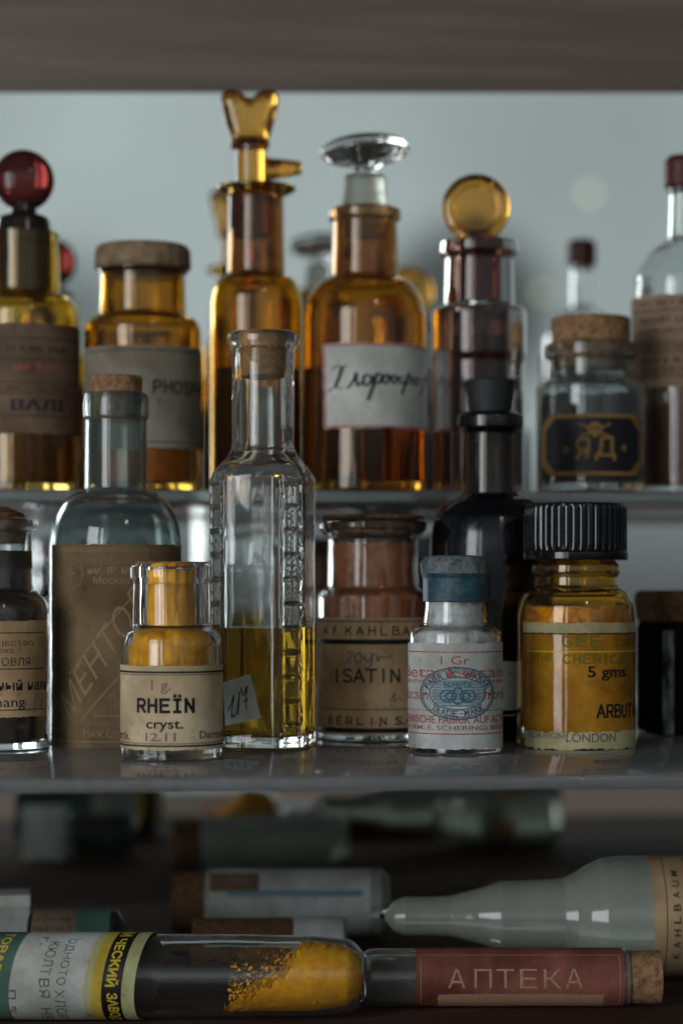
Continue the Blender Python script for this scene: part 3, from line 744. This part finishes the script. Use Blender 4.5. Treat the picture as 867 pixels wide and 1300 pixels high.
# 2 menthol bottle
b = Bottle('corked_bottle', 'large clear green tinged corked bottle with olive brown diagonal print label', 'bottle', 147, .767, Z_MID)
b.body([(84, 0, 9)] + dome(84, 700, 43, 625, 12) + [(40, 621, 3), (39, 534, 2)], t=5, tb=10, lip=[(42, 530, 3), (42, 512, 5), (40, 500, 4), (34, 499, 1)], mat=G_GREEN)
b.turn('cork', [(29, 530, 1), (33, 500, 1), (34, 481, 2), (32, 478, 1)], CORK)
L = Label(b, 84); L.sheet(L.X(68), L.X(228), 693, 948, PA_OLIVE, tear=1.2, nv=14)
for d in (5, 8): L.line(70 + d, 226, 693 + d, .9, I_TAN)
for d in (3, 6): L.ribbon([(L.X(68 + d), 700 + i * 24) for i in range(11)], .9, I_TAN)
L.line(75, 222, 937, 1.2, I_TAN)
c = (L.X(92), 729)
for rx, w in ((20, 1.5), (17, .9), (12, .9)):
    L.ring(c, rx, rx * 1.08, w, I_TAN2, n=8 if rx > 12 else 24)
L.ribbon([(c[0] - 8, c[1]), (c[0] + 8, c[1])], 3, I_TAN2); L.ribbon([(c[0], c[1] - 9), (c[0], c[1] + 9)], 3, I_TAN2)
L.text('ПЕТЗАРНЫЙ', 113, 178, 709, 718, I_TAN2, .01); L.text('им. В° №', 113, 166, 721, 730, I_TAN, .01); L.text('Москва', 120, 164, 733, 742, I_TAN)
L.text('Москв…', 170, 215, 709, 718, I_TAN2)
U = L.X
L.ribbon([(U(91), 854), (U(165), 760), (U(212), 702)], 1.5, I_TAN); L.ribbon([(U(103), 913), (U(153), 854), (U(220), 776)], 1.5, I_TAN)
o0 = (U(92), 912); L.atext('МЕНТОЛ', o0, (U(187) - o0[0], 768 - o0[1]), (-18, -30), I_TAN, -.005)
L.ribbon([(U(75), 888), (U(86), 908), (U(80), 925), (U(74), 921)], 1.6, I_TAN)
for k_, (x0, x1, y0) in enumerate([(77, 120, 798), (77, 113, 809), (78, 106, 823), (86, 104, 833)]): L.text(['российск', 'налогов', 'мыслов', 'код'][k_], x0, x1, y0, y0 + 8, I_TAN2)
L.text('Ни', 138, 151, 875, 885, I_TAN2); L.text('и по', 130, 152, 893, 902, I_TAN2); L.line(120, 200, 905, 1.2, I_TAN)
L.text('ФАРМЕВЫЙ', 112, 170, 909, 918, I_TAN2); L.text('Ниж.Совет', 108, 172, 921, 932, I_TAN)
L.finish()

# 3 tall square bottle with yellow liquid
b = Bottle('square_bottle', 'tall square clear bottle with embossed ladder edge half full of yellow oil', 'bottle', 334, .747, Z_MID)
k = b.k; PHI = math.radians(31); NA = 320
A_, C_ = 61.0, 67.0
faces = [(PHI + math.radians(45 + 90 * i), A_) for i in range(4)] + [(PHI + math.radians(90 * i), C_) for i in range(4)]
def oct_r(a, inset=0, p=42):                 # a = 0 faces the camera, positive to the right
    t = 0
    for fa, d in faces:
        cc = math.cos(a - fa)
        if cc > 0: t += (cc / (d - inset)) ** p
    return t ** (-1 / p)
def emboss(a, py):
    """ladder of framed panels on the cut corners, worn lettering on the faces"""
    h = 0
    for i in (0, 3):
        d = (a - PHI - math.pi / 2 * i + math.pi) % (2 * math.pi) - math.pi
        x = abs(d * C_)
        if x < 24 and 600 < py < 934:
            ph = (py - 600) % 30.4
            rail = sstep(1 - abs(x - 13) / 3.5); bar = sstep(1 - abs(ph - 15) / 4) * (x < 13)
            h += 5.0 * max(rail * (.35 + .65 * sstep(abs(ph - 0) / 5)), bar)
            if x < 8 and py < 800: h += .8 * sstep(1 - abs(x - 4) / 2.5) * (math.sin(py * .9) > -.2)
    h *= .85 + .5 * mnoise.noise(Vector((a * 9, py * .06, 1)))
    h += .22 * mnoise.noise(Vector((a * 4, py * .02, 4)))
    return h
rings = []                                   # (py, size factor, round factor, circle radius, embossed)
rings += [(b.py0, .90, 0, 0, 0), (b.py0 - 1.2, .955, 0, 0, 0), (b.py0 - 3.5, .99, 0, 0, 0), (b.py0 - 7, 1, 0, 0, 0)]
py = b.py0 - 9
while py > 612: rings.append((py, 1, 0, 0, 1)); py -= 1.6
for i in range(1, 15):                       # rounded shoulder
    t = i / 14; a = t * math.pi / 2
    rings.append((612 - 36 * math.sin(a), 1 - .36 * (1 - math.cos(a)), sstep(t), 43, 0))
rings += [(572, 0, 1, 40.5, 0), (566, 0, 1, 39.6, 0), (520, 0, 1, 39.5, 0), (446, 0, 1, 39.5, 0), (443, 0, 1, 41, 0), (440, 0, 1, 44.5, 0), (436, 0, 1, 46, 0),
          (428, 0, 1, 46, 0), (424, 0, 1, 44.5, 0), (422.5, 0, 1, 41, 0), (422.5, 0, 1, 34, 0)]
inner = [(440, 1, 32, 0), (480, 1, 31, 0), (560, 1, 31, 0), (572, 1, 32, 0), (580, .8, 36, 0), (586, .45, 44, .78), (598, .12, 48, .96), (612, 0, 50, 1), (700, 0, 0, 1), (800, 0, 0, 1), (900, 0, 0, 1), (925, 0, 0, 1), (930, 0, 0, .97), (932, 0, 0, .9)]
bm = bmesh.new(); VR = []
def ring_verts(fn, z):
    vs = []
    for i in range(NA):
        a = 2 * math.pi * i / NA; r = fn(a) * k
        vs.append(bm.verts.new((r * math.sin(a), -r * math.cos(a), z)))
    return vs
for (py, sf, rf, cr, em) in rings:
    VR.append(ring_verts(lambda a: (1 - rf) * oct_r(a) * max(sf, .64) + rf * cr + (emboss(a, py) if em else 0), b.z(py)))
for (py, rf, cr, sf) in inner:
    VR.append(ring_verts(lambda a: (1 - rf) * oct_r(a, 6) * max(sf, .6) + rf * cr, b.z(py)))
for A, B in zip(VR, VR[1:]):
    for i in range(NA): bm.faces.new((A[i], A[(i + 1) % NA], B[(i + 1) % NA], B[i]))
for R_, z in ((VR[0], b.z(b.py0 - 2)), (VR[-1], b.z(931))):
    c = bm.verts.new((0, 0, z))
    for i in range(NA): bm.faces.new((R_[i], R_[(i + 1) % NA], c))
obj('body', bm, G_THICK, b.root, 60)
bm = bmesh.new(); VR = []
for py, sf in ((933.5, .88), (931.5, .95), (927, .99), (900, 1), (850, 1), (800, 1), (797, 1.0)):
    VR.append(ring_verts(lambda a: oct_r(a, 4.6) * sf, b.z(py)))
for A, B in zip(VR, VR[1:]):
    for i in range(NA): bm.faces.new((A[i], A[(i + 1) % NA], B[(i + 1) % NA], B[i]))
bm.faces.new(VR[0]); bm.faces.new(VR[-1])
obj('liquid', bm, L_YELLOW, b.root, 40)
b.turn('cork', [(27, 478, 1), (30.6, 440, 1), (31.5, 425, 2), (30, 424, 1)], CORK_LIT)
# the pasted paper number
fa = PHI - math.radians(45); nn = Vector((math.sin(fa), -math.cos(fa), 0)); tt = Vector((math.cos(fa), math.sin(fa), 0))
def on_face(px, py, d):
    tu = ((px - b.cx) * k - nn.x * d * k) / tt.x
    q = nn * d * k + tt * tu; return Vector((q.x, q.y, b.z(py)))
bm = bmesh.new(); quad = [(284, 865), (318, 854), (331, 908), (287, 919)]; G = []
for d in (A_ + 3.2, A_ + 4.0):
    g = []
    for j in range(9):
        row = []
        for i in range(9):
            u_, v_ = i / 8, j / 8
            x = (quad[0][0] * (1 - u_) + quad[1][0] * u_) * (1 - v_) + (quad[3][0] * (1 - u_) + quad[2][0] * u_) * v_
            y = (quad[0][1] * (1 - u_) + quad[1][1] * u_) * (1 - v_) + (quad[3][1] * (1 - u_) + quad[2][1] * u_) * v_
            row.append(bm.verts.new(on_face(x, y, d + 5 * max(0, u_ + v_ - 1.35) ** 2 + 3 * max(0, .3 - u_))))
        g.append(row)
    G.append(g)
A, B = G
for j in range(8):
    for i in range(8):
        bm.faces.new((B[j][i], B[j][i + 1], B[j + 1][i + 1], B[j + 1][i])); bm.faces.new((A[j][i], A[j + 1][i], A[j + 1][i + 1], A[j][i + 1]))
for i in range(8):
    bm.faces.new((A[0][i], A[0][i + 1], B[0][i + 1], B[0][i])); bm.faces.new((A[8][i], B[8][i], B[8][i + 1], A[8][i + 1]))
    bm.faces.new((A[i][0], B[i][0], B[i + 1][0], A[i + 1][0])); bm.faces.new((A[i][8], A[i + 1][8], B[i + 1][8], B[i][8]))
for pts in [[(290, 900), (294, 892), (298, 880), (296, 893), (295, 908), (298, 904)], [(299, 908), (303, 892), (305, 876), (304, 890), (303, 905)],
            [(306, 871), (309, 880), (311, 878), (314, 869), (313, 882), (313, 899)], [(309, 889), (312, 887), (316, 885)]]:
    P = catmull(pts); vs = []
    for i, p in enumerate(P):
        q0, q1 = P[max(0, i - 1)], P[min(len(P) - 1, i + 1)]; dx, dy = q1[0] - q0[0], q1[1] - q0[1]; L_ = math.hypot(dx, dy) or 1
        lift = A_ + 4.4 + 3 * max(0, .3 - (p[0] - 286) / 38)
        vs.append([bm.verts.new(on_face(p[0] + sg * dy / L_ * .65, p[1] - sg * dx / L_ * .65, lift)) for sg in (-1, 1)])
    for a, c in zip(vs, vs[1:]): bm.faces.new((a[0], a[1], c[1], c[0])).material_index = 1
obj('paper_sticker', bm, [PA_WHITE, I_BLACK], b.root)

# 4 small flask of orange powder
b = Bottle('powder_bottle', 'small clear bottle of orange powder with cream ruled label in front', 'bottle', 218, .700, Z_MID)
b.body([(64, 0, 6), (64, 808, 30), (50, 796, 9), (49, 742, 2), (51, 738, 2)], t=9, tb=13, neck=(32, 796), lip=[(53, 734, 3), (53, 720, 4), (48, 716, 3)], mat=G_CLEAR)
b.fill('powder', 724, P_ORANGE, g=-.10, rag=8)
b.turn('stopper', [(29, 722, 1), (31, 717, 1), (46, 716.4, 1), (47, 714, 2)], CORK)
L = Label(b, 64); L.sheet(L.X(150), L.X(286), 844, 949, PA_CREAM, tear=.5, nv=14)
L.line(152, 284, 852, 2.4, I_BLACK); L.line(152, 284, 855.2, .8, I_BLACK); L.line(152, 284, 940.8, .8, I_BLACK); L.line(152, 284, 943.8, 2.2, I_BLACK)
L.text('1 g.', 193, 217, 861, 879, I_PURPLE, .012); L.letters('RHEÏN', 176.5, 245, 884, 903, 3.8, I_BLACK, ratio=.74); L.text('cryst.', 187, 232, 912, 926, I_BLACK, .015)
L.text('12.11', 186, 223, 927, 938, I_PURPLE, .02); L.text('Darmstadt', L.X(252), L.X(252) + 66, 925.5, 935, I_BLACK, raw=True); L.text('E. Merck.', L.X(167) - 62, L.X(167), 926, 937, I_BLACK, raw=True)
L.finish()

# 5 isatin jar
b = Bottle('powder_bottle', 'wide necked clear bottle of rust brown powder with black banded tan label', 'bottle', 473, .790, Z_MID)
b.body([(70, 0, 6), (70, 753, 18), (58, 747, 6), (57, 684, 8)], t=5, tb=10, lip=[(69, 672, 3), (69, 664, 2), (58, 662, 1)], mat=G_CLEAR)
b.fill('powder', 690, P_RUST, g=-.1, lump=2, rag=4)
b.turn('stopper', [(50, 690, 1), (53, 662, 2), (66, 660, 2), (64, 655, 2), (20, 653, 1)], CORK_DARK)
L = Label(b, 70); L.sheet(L.X(400), L.X(545), 784, 930, PA_TAN, tear=.5, nv=14)
L.line(404, 542, 788.5, 1.2, I_BLACK); L.line(404, 542, 814, 6.2, I_BLACK); L.line(404, 542, 898, 1, I_BLACK); L.line(404, 542, 924, 5.8, I_BLACK)
a0 = L.X(440); pitch = (L.X(517) - a0) / 5.6
L.letters('KAHLBAUM', a0, a0 + pitch * 7 + 9, 794.5, 806, 1.7, I_BLACK, raw=True, ratio=.58)
for px, ch in ((412, 'A'), (425, 'F.')): L.text(ch, px, px + 7, 795, 806, I_BLACK, .01)
L.letters('ISATIN', 425, 506, 847, 865, 2.6, I_BLACK, ratio=.82)
a0 = L.X(419); pitch = (L.X(482) - a0) / 5.0
L.letters('BERLIN', a0, a0 + pitch * 5 + 8, 907, 917.5, 1.7, I_BLACK, raw=True, ratio=.56)
L.text(',', 481, 483, 916, 920, I_BLACK, .012); L.text('S.O.', 500, 531, 907, 917.5, I_BLACK, .012)
for pts in [[(441, 828), (448, 826), (447, 832), (441, 840), (449, 839)], [(455, 828), (451, 834), (456, 840), (460, 833), (456, 827)],
            [(466, 830), (463, 834), (467, 838), (472, 832), (473, 830), (471, 842), (466, 846)], [(468, 828), (478, 830), (479, 838), (483, 832), (488, 834), (497, 831)]]: L.stroke(pts, 2.2, I_GREYISH)
L.stroke([(494, 889), (498, 881), (500, 877), (499, 888), (504, 884), (510, 888)], 1.4, I_GREYISH)
L.finish()

# 6 little white powder vial sealed with blue paint
b = Bottle('sealed_vial', 'small white powder vial with blue painted cap and red printed oval stamped label', 'vial', 578, .7255, Z_MID)
b.body([(59, 0, 6), (59, 799, 20), (42, 794, 7), (39, 770, 2), (39, 760, 2)], t=4, tb=13, mat=G_CLEAR, lip=[(39, 722, 2)])
b.fill('powder', 762, P_WHITE, g=-.15, lump=1, rag=5)
cap = b.turn('cap', [(41, 765, 2), (41.5, 735, 3), (44, 729, 3), (44.5, 715, 7), (38, 707, 4), (20, 705.5, 2)], [WAX_BLUE, WAX_GREY], ang=60,
             rfun=lambda r, a, z: r * (1 + .012 * math.sin(a * 7 + z * 900) + .006 * math.sin(a * 17)))
for p in cap.data.polygons:
    if p.center.z > b.z(727): p.material_index = 1
L = Label(b, 59); L.sheet(L.X(517), L.X(639), 816, 948, PA_OFF, tear=.8, nv=14)
L.line(520, 636, 827, 1.4, I_RED); L.line(520, 636, 929, 1.4, I_RED); L.line(520, 636, 900, .8, I_RED)
u = L.X
L.text('1 Gr', 560, 595, 832, 842.5, I_RED); L.text('Beta Eucain', u(578) - 88, u(578) + 84, 845, 859, I_RED, raw=True)
L.text('BENZOYL VINYL DIACETON ALKAMIN', u(578) - 80, u(578) + 80, 862, 866.5, I_RED, raw=True)
L.text('Eucain hydrochlorat', u(578) - 90, u(578) + 90, 873, 891, I_RED, raw=True)
L.text('CHEMISCHE FABRIK AUF ACTIEN', u(578) - 92, u(578) + 92, 906, 916, I_RED, .01, raw=True)
L.text('(VORM. E. SCHERING) BERLIN', u(578) - 84, u(578) + 88, 918.5, 926, I_RED, .01, raw=True)
c = (u(581), 878.5)
L.ring(c, 50, 32, 2, I_BLUE, .2); L.ring(c, 47, 29.5, .8, I_BLUE, .2); L.ring(c, 36, 20, 1.4, I_BLUE, .2)
for i in range(9):
    y = -15 + i * 3.75; h = 34 * math.sqrt(max(0, 1 - (y / 19) ** 2)); L.ribbon([(c[0] - h + 2 * h * q / 12, c[1] + y) for q in range(13)], 2.7, I_BLUE2, .2)
L.arc('FABRIK-MARKE', c, 42, 25, 165, 15, 7.5, I_BLUE, .02, lift=.2); L.arc('TRADE-MARK', c, 42, 25, 220, 320, 7.5, I_BLUE, .02, flip=True, lift=.2)
L.text('SCHUTZ', c[0] - 17, c[0] + 17, 864, 870, I_BLUE, .02, raw=True, lift=.3)
for sx in (-1, 1):
    L.ring((c[0] + sx * 43, c[1] + 1), 1, 1, 2, I_BLUE, .2, 10)
    L.ring((c[0] + sx * 12, c[1] + 3), 10, 7, 2.2, I_BLUE, .25, 20); L.ring((c[0] + sx * 10, c[1] + 3), 5, 4, 2.2, I_BLUE, .25, 20)
L.ring((c[0], c[1] + 3), 7, 10, 2, I_BLUE, .3, 20)
L.finish()

# 7 amber bottle with the ribbed black cap
b = Bottle('capped_bottle', 'amber bottle with black ribbed screw cap and stained torn label', 'bottle', 730, .7535, Z_MID)
b.body([(75, 0, 14)] + dome(75, 790, 57, 748) + [(54, 744, 3), (53, 733, 2), (57, 728, 4), (56, 718, 4), (52, 714, 2)], t=5, tb=11, lip=[(50, 712, 1), (50, 670, 1)], mat=G_HONEY)
b.fill('powder', 772, P_OCHRE, g=-.15, lump=3, rag=6)
def rib(r, a, z):
    if r < 50 * b.k or z < b.z(700) or z > b.z(644): return r
    return r + 2.2 * b.k * (abs(math.cos(a * 20)) ** .6 - .7) * (1 + .25 * mnoise.noise(Vector((a * 5, z * 300, 2)))) + .4 * b.k * mnoise.noise(Vector((a * 3, z * 120, 9)))
bm = lathe(rounded([(0, b.z(665)), b.pt(56, 665), b.pt(56, 711, 1), b.pt(67, 712, 2), b.pt(67, 702, 2), b.pt(65, 700.5, 1)]) + [b.pt(65, 699)[:2], b.pt(65, 690)[:2], b.pt(65, 660)[:2], b.pt(65, 648)[:2]] +
           rounded([b.pt(65, 645), b.pt(64, 640.5, 3), b.pt(58, 640, 1), (0, b.z(640))]), 384, rfun=rib)
obj('screw_cap', bm, BAKELITE, b.root, 30)
L = Label(b, 75)
L.sheet(L.X(667), L.X(812), 802, 927, PA_SOAK, l0=.4, l1=.9, nv=12)
L.sheet(L.X(666), L.X(812), 790, 802.5, PA_STRIP, tear=.9, l0=.6, l1=1.2, nv=4); L.sheet(L.X(669), L.X(812), 926, 947, PA_STRIP, tear=1.6, l0=.6, l1=1.2, nv=4)
L.line(667, 810, 804, 1.8, I_DIM); L.line(669, 810, 826, 1.2, I_YELLOW)
L.letters('GEE LAWS', L.X(714), L.X(714) + 134, 806, 820, 2, I_GREEN, raw=True, ratio=.72); L.letters('CHEMICAL CO.', L.X(716), L.X(716) + 140, 829, 841, 2, I_GREEN, raw=True, ratio=.75)
L.text('THE', 682, 702, 829, 838, I_GREEN)
L.text('5 gms.', 745, 794, 844, 862, I_BLACK, .016); L.letters('ARBUTIN', L.X(757), L.X(757) + 84, 891, 908.5, 2.7, I_BLACK, raw=True, ratio=.78)
L.text('FOREIGN', 673, 717, 927, 934, I_GREYISH, .01); L.text('LONDON', 719, 779, 927, 938, I_GREYISH, .012)
L.finish()

# 8 black bottle with a rubber stopper
b = Bottle('rubber_stoppered_bottle', 'large black glossy bottle with tapered rubber stopper behind the blue capped vial', 'bottle', 622, .788, Z_MID)
b.body([(77, 0, 8)] + dome(77, 702, 42, 633, 12) + [(39, 631, 2), (35, 628, 4), (34, 550, 4)], t=6, tb=12, lip=[(42, 544, 3), (42, 528, 5), (34, 524, 1)], mats=[G_BLACK, BLACKGLOSS], rfun=lambda r, a, z: r + (3.2 * k * math.exp(-((z - b.z(656)) / (3.5 * k)) ** 2) if r > 50 * k else 0))
for p in b.root.children[0].data.polygons:
    if p.center.z < b.z(618) or p.center.z > b.z(552): p.material_index = 1
b.turn('rubber_stopper', [(24, 560, 1), (27, 525, 1), (31, 484, 2), (28, 482, 1)], RUBBER)
L = Label(b, 77); L.sheet(L.X(560), L.X(662), 838, 905, PA_OFF, tear=.6); L.line(562, 660, 901, 6, I_BLACK)
L.stroke([(645, 853), (650, 850), (655, 853)], 1.4, I_GREYISH); L.finish()

# 9 black jar at the right edge
b = Bottle('wooden_lidded_jar', 'black glossy jar with brown wooden lid at the right edge', 'jar', 884, .822, Z_MID)
def sq(r, a, z):
    q = a + math.radians(26 + 45); f_ = (abs(math.cos(q)) ** 9 + abs(math.sin(q)) ** 9) ** (-1 / 9)
    return r * f_ + .5 * b.k * math.sin(z * 1900 + a * 3) * (r > 60 * b.k)
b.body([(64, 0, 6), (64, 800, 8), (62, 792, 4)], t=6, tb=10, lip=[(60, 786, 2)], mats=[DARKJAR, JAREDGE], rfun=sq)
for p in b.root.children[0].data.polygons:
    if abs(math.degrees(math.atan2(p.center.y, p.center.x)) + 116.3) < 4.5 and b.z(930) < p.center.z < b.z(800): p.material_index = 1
b.turn('lid', [(59, 792, 1), (64, 787, 2), (65, 772, 4), (67, 768, 3), (66, 754, 5), (60, 750, 2)], CORK_DARK, rfun=sq)

# ------------------------------------------------------------------ lying on the bottom board
def lying(name, label, cat, x0, x1, cyp, R, D, group=None, yaw=0):
    b = Bottle(name, label, cat, (x0 + x1) / 2, D, Z_BOT, group, True, cyp, yaw); b.axis = R * b.k; b.R = R
    return b
def tube(b, name, pts, mat, parent=None, seg=64, thick=None, rfun=None):
    """solid (or walled) of revolution along the local X axis from (column, radius, fillet) points"""
    q = [((r * b.k), (x - b.cx) * b.k, (f[0] * b.k if f else 0)) for x, r, *f in pts]
    prof = rounded(q)
    M = Matrix.Translation((0, 0, b.axis)) @ Matrix.Rotation(math.radians(90), 4, 'Y')
    return obj(name, lathe(prof, seg, M=M, rfun=rfun), mat, parent or b.root)

# test tube with orange powder
b = lying('test_tube', 'lying glass tube of orange powder with green yellow and white Russian label', 'test tube', -120, 465, 1240, 55, .700)
tube(b, 'body', [(-120, 46), (-120, 54, 2), (300, 52, 40), (400, 50, 30), (447, 46, 20), (465, 26, 12), (466, 0), (461, 0), (459, 24, 12), (443, 41, 20), (398, 45, 30), (300, 47, 40), (-120, 46)], G_CLEAR)
# powder settled in the rounded end: a heap with a ragged slope
bm = bmesh.new(); NX, NT = 60, 48; R_ = []
def tr(x): return 44.5 if x < 398 else (44.5 - 5.5 * (x - 398) / 38 if x < 436 else max(0.5, 39 * math.sqrt(max(0, 1 - ((x - 436) / 23) ** 2))))
for i in range(NX + 1):
    x = 284 + (458.5 - 284) * i / NX; r = tr(x) * .985
    fillh = -1.02 + .75 * sstep((x - 286) / 50) + .35 * sstep((x - 325) / 40) + 1.1 * sstep((x - 355) / 42)
    fillh = min(.96, fillh); row = []
    for j in range(NT):
        a = 2 * math.pi * j / NT; y, z = math.cos(a), math.sin(a)
        nz = math.sin(x * .31 + y * 5) * .08 + math.sin(x * .77 + y * 9) * .05
        zz = min(z, fillh + nz) if i < NX - 6 else z
        sq = math.sqrt(max(0, 1 - max(-1, min(1, zz)) ** 2)); yy = max(-sq, min(sq, y))
        row.append(bm.verts.new(((x - b.cx) * b.k, -yy * r * b.k, b.axis + zz * r * b.k)))
    R_.append(row)
for A, B in zip(R_, R_[1:]):
    for j in range(NT): bm.faces.new((A[j], A[(j + 1) % NT], B[(j + 1) % NT], B[j]))
bm.faces.new(R_[0]); bm.faces.new(R_[-1])
for _ in range(1700):                          # crumbs stuck to the glass above the slope
    t = random.random(); x = 415 - 122 * t ** .9; a = random.gauss(28 - 55 * t, 26); a = math.radians(a)
    r = tr(x) * .985; s_ = random.uniform(.25, .8) if random.random() < .9 else random.uniform(.8, 2.2)
    c = Vector(((x - b.cx) * b.k, -r * math.cos(a) * b.k, b.axis + r * math.sin(a) * b.k))
    q = bmesh.ops.create_icosphere(bm, subdivisions=1, radius=s_ * b.k)['verts']
    for v in q: v.co = Vector((v.co.x * random.uniform(.7, 1.6), v.co.y * .6, v.co.z)) + c
obj('powder', bm, P_YELLOW, b.root)
L = Label(b, 54, lift=.3, th=.7)
full = math.pi * 54
def endslant(c, a): return 13 * (1 - math.cos((c - .5) * 2 * math.pi)) + 6 * math.sin(-(c - .5) * 2 * math.pi)
for x0, x1, mt in [(-118, 20, PA_GREEN), (20, 113, PA_OFF), (113, 122, PA_LIME), (122, 135, PA_YEL), (135, 160, PA_BLACK), (160, 176, PA_LIME)]:
    L.sheet(x0, x1, -full, full, mt, nu=6, nv=48, slant=(lambda c, a: 0) if x1 < 10 else ((lambda c, a: a * endslant(c, a)) if x0 < -100 else endslant), back=PA_BACK, tears='', )
def down(st, x, y0, y1, h, mat, bold=0):      # text read downwards, tops to the right
    for_sl = lambda y: endslant(.5 + y / (2 * full), 1)
    L.atext(st, (x + for_sl(y0), y0), (for_sl(y1) - for_sl(y0), y1 - y0), (h, 0), mat, bold)
down('ЧЕСКИЙ', 139, -62, 4, 16, I_YELLOW, .03); down('ЗАВОД', 139, 12, 66, 16, I_YELLOW, .03)
down('ХИМИ', 139, -118, -68, 16, I_YELLOW, .03)
down('ОДНОТО', 76, -62, 2, 13, I_GREYISH, .0); down('ХЛОР', 76, 8, 58, 13, I_GREYISH, .0)
down('КЮЛТ', 56, -56, -10, 13, I_GREYISH, .0); down('ВЯ  НЕ', 56, -6, 60, 13, I_GREYISH, .0)
down('Л %', 14, 4, 48, 14, I_GREYISH); down('г.', 44, -66, -50, 7, I_GREYISH)
down('ТОВАР', -6, -78, -12, 12, I_YELLOW, .03)
L.finish()

# corked tube with the red label
b = lying('corked_tube', 'narrow corked glass tube with faded red label reading in cream capitals', 'glass tube', 448, 838, 1241.5, 36.5, .722)
tube(b, 'body', [(448, 0), (450, 20, 10), (466, 35, 12), (480, 36), (797, 36, 1), (797, 31, 1), (480, 31), (468, 30, 10), (455, 16, 8), (453, 0)], G_DUSTY)
tube(b, 'cork', [(770, 0), (770, 29), (794, 30.7), (798, 33, 1), (838, 34, 2), (838, 0)], CORK)
L = Label(b, 36, .3, .6); q = math.pi * 36
L.sheet(527, 789, -q * .8, q * .8, PA_RED, nu=12, nv=40, tear=.6)
for y in (-36, 34): L.line(533, 783, y, .9, I_CREAM, raw=True, n=4)
for x in (533, 783): L.ribbon([(x, -36 + 70 * i / 14) for i in range(15)], .9, I_CREAM)
L.sheet(555, 763, L.Y(1257), L.Y(1274), I_CREAM, nu=8, nv=8, tear=.8, l0=.7, l1=1.2)
for ch, x in zip('АПТЕКА', (567, 600, 628, 657, 687, 714)): L.text(ch, x, x + 22, 1226, 1249, I_CREAM, -.004)
L.finish()

# milky ampoule
b = lying('sealed_ampoule', 'large milky glass ampoule with drawn out tip and tan band label', 'ampoule', 485, 960, 1165, 75.5, .778)
pr = [(485, 0), (487, 3), (493, 11, 3), (500, 19, 6), (514, 24.5, 8), (545, 24, 10), (572, 25.5, 10), (606, 34, 12), (634, 43.5, 12), (680, 45, 14), (714, 47.5, 10), (729, 54, 10), (744, 63.5, 10), (764, 73, 10), (786, 75.5, 8), (955, 75.5, 6), (960, 60)]
inn = [(x - 3, max(1, r - 6), f[0] if f else 0) for x, r, *f in pr[4:]]
inn[-1] = (952, 0, 0); inn[-2] = (950, 66, 6)
tube(b, 'body', pr + [(961, 0)] , G_MILK)
tube(b, 'tip', [(481, 0), (482, 2.2, 1), (490, 5, 1), (491, 0)], I_BLACK, seg=16)
L = Label(b, 75.5, .4, .7); q = math.pi * 75.5
L.sheet(820, 868, -q * .9, q * .9, PA_TAN, nu=6, nv=48, tear=.8)
for x, w in ((836, 1), (864, 2.2)): L.ribbon([(x, -110 + 10 * i) for i in range(23)], w, I_WORN)
y0 = L.Y(1207)
for i, ch in enumerate('KAHLBAUM'):
    yy = y0 - i * 15.5; L.atext(ch, (853, yy), (0, -8.5), (-9, 0), I_BLACK, .01)
L.finish()

# the small ones lying behind
b = lying('lying_vial', 'blurred vial with brown stopper and bluish white label lying behind', 'vial', 220, 495, 1147, 43, .865)
tube(b, 'body', [(262, 0), (262, 41, 3), (484, 42, 5), (495, 30, 6), (495, 0)], G_MILK)
tube(b, 'stopper', [(220, 0), (220, 38, 3), (262, 40, 1), (262.5, 0)], CORK_DARK)
L = Label(b, 42, .3, .6); L.sheet(268, 470, -95, 95, PA_OFF, nu=6, nv=30, tear=.5); L.sheet(268, 330, L.Y(1108), L.Y(1128), PA_BROWN, nu=6, nv=8, l0=.6, l1=1.2)
L.line(290, 460, 1130, 8, I_BLUE2); L.finish()
b = lying('lying_vial', 'slim brown vial with white end lying just behind the orange powder tube', 'vial', 245, 440, 1195, 30, .802)
tube(b, 'body', [(245, 0), (245, 28, 4), (372, 29, 1), (372.5, 0)], CORK_DARK)
tube(b, 'cap', [(373, 0), (373, 29.5, 1), (436, 29.5, 4), (440, 24, 4), (440, 0)], PA_OFF)
b = lying('lying_vial', 'vial with green banded tan label lying behind the Russian labelled tube', 'vial', 38, 160, 1188, 39, .790)
tube(b, 'body', [(38, 0), (38, 36, 3), (150, 37, 8), (160, 20, 6), (160, 0)], G_CLEAR)
tube(b, 'powder', [(44, 0), (44, 33, 2), (146, 33, 6), (152, 0)], P_GREY)
L = Label(b, 37, .3, .6); L.sheet(44, 100, -80, 80, PA_BACK, nu=6, nv=30); L.sheet(100, 142, -80, 80, PA_GREEN, nu=6, nv=30)
for y in (1160, 1170, 1180): L.dashes(48, 94, L.Y(y), 5, I_WORN)
L.finish()
b = Bottle('paper_box', 'small white paper carton at the left edge behind the lying tube', 'box', 0, .802, Z_BOT)
bm = bmesh.new(); box(bm, (0, 0, 45 * b.k), (74 * b.k, 60 * b.k, 90 * b.k), 1.2 * b.k); obj('carton', bm, PA_OFF, b.root)
bm = bmesh.new(); box(bm, (0, 0, 84 * b.k), (75.4 * b.k, 61.4 * b.k, 14 * b.k), .8 * b.k); obj('flap', bm, PA_WHITE, b.root)
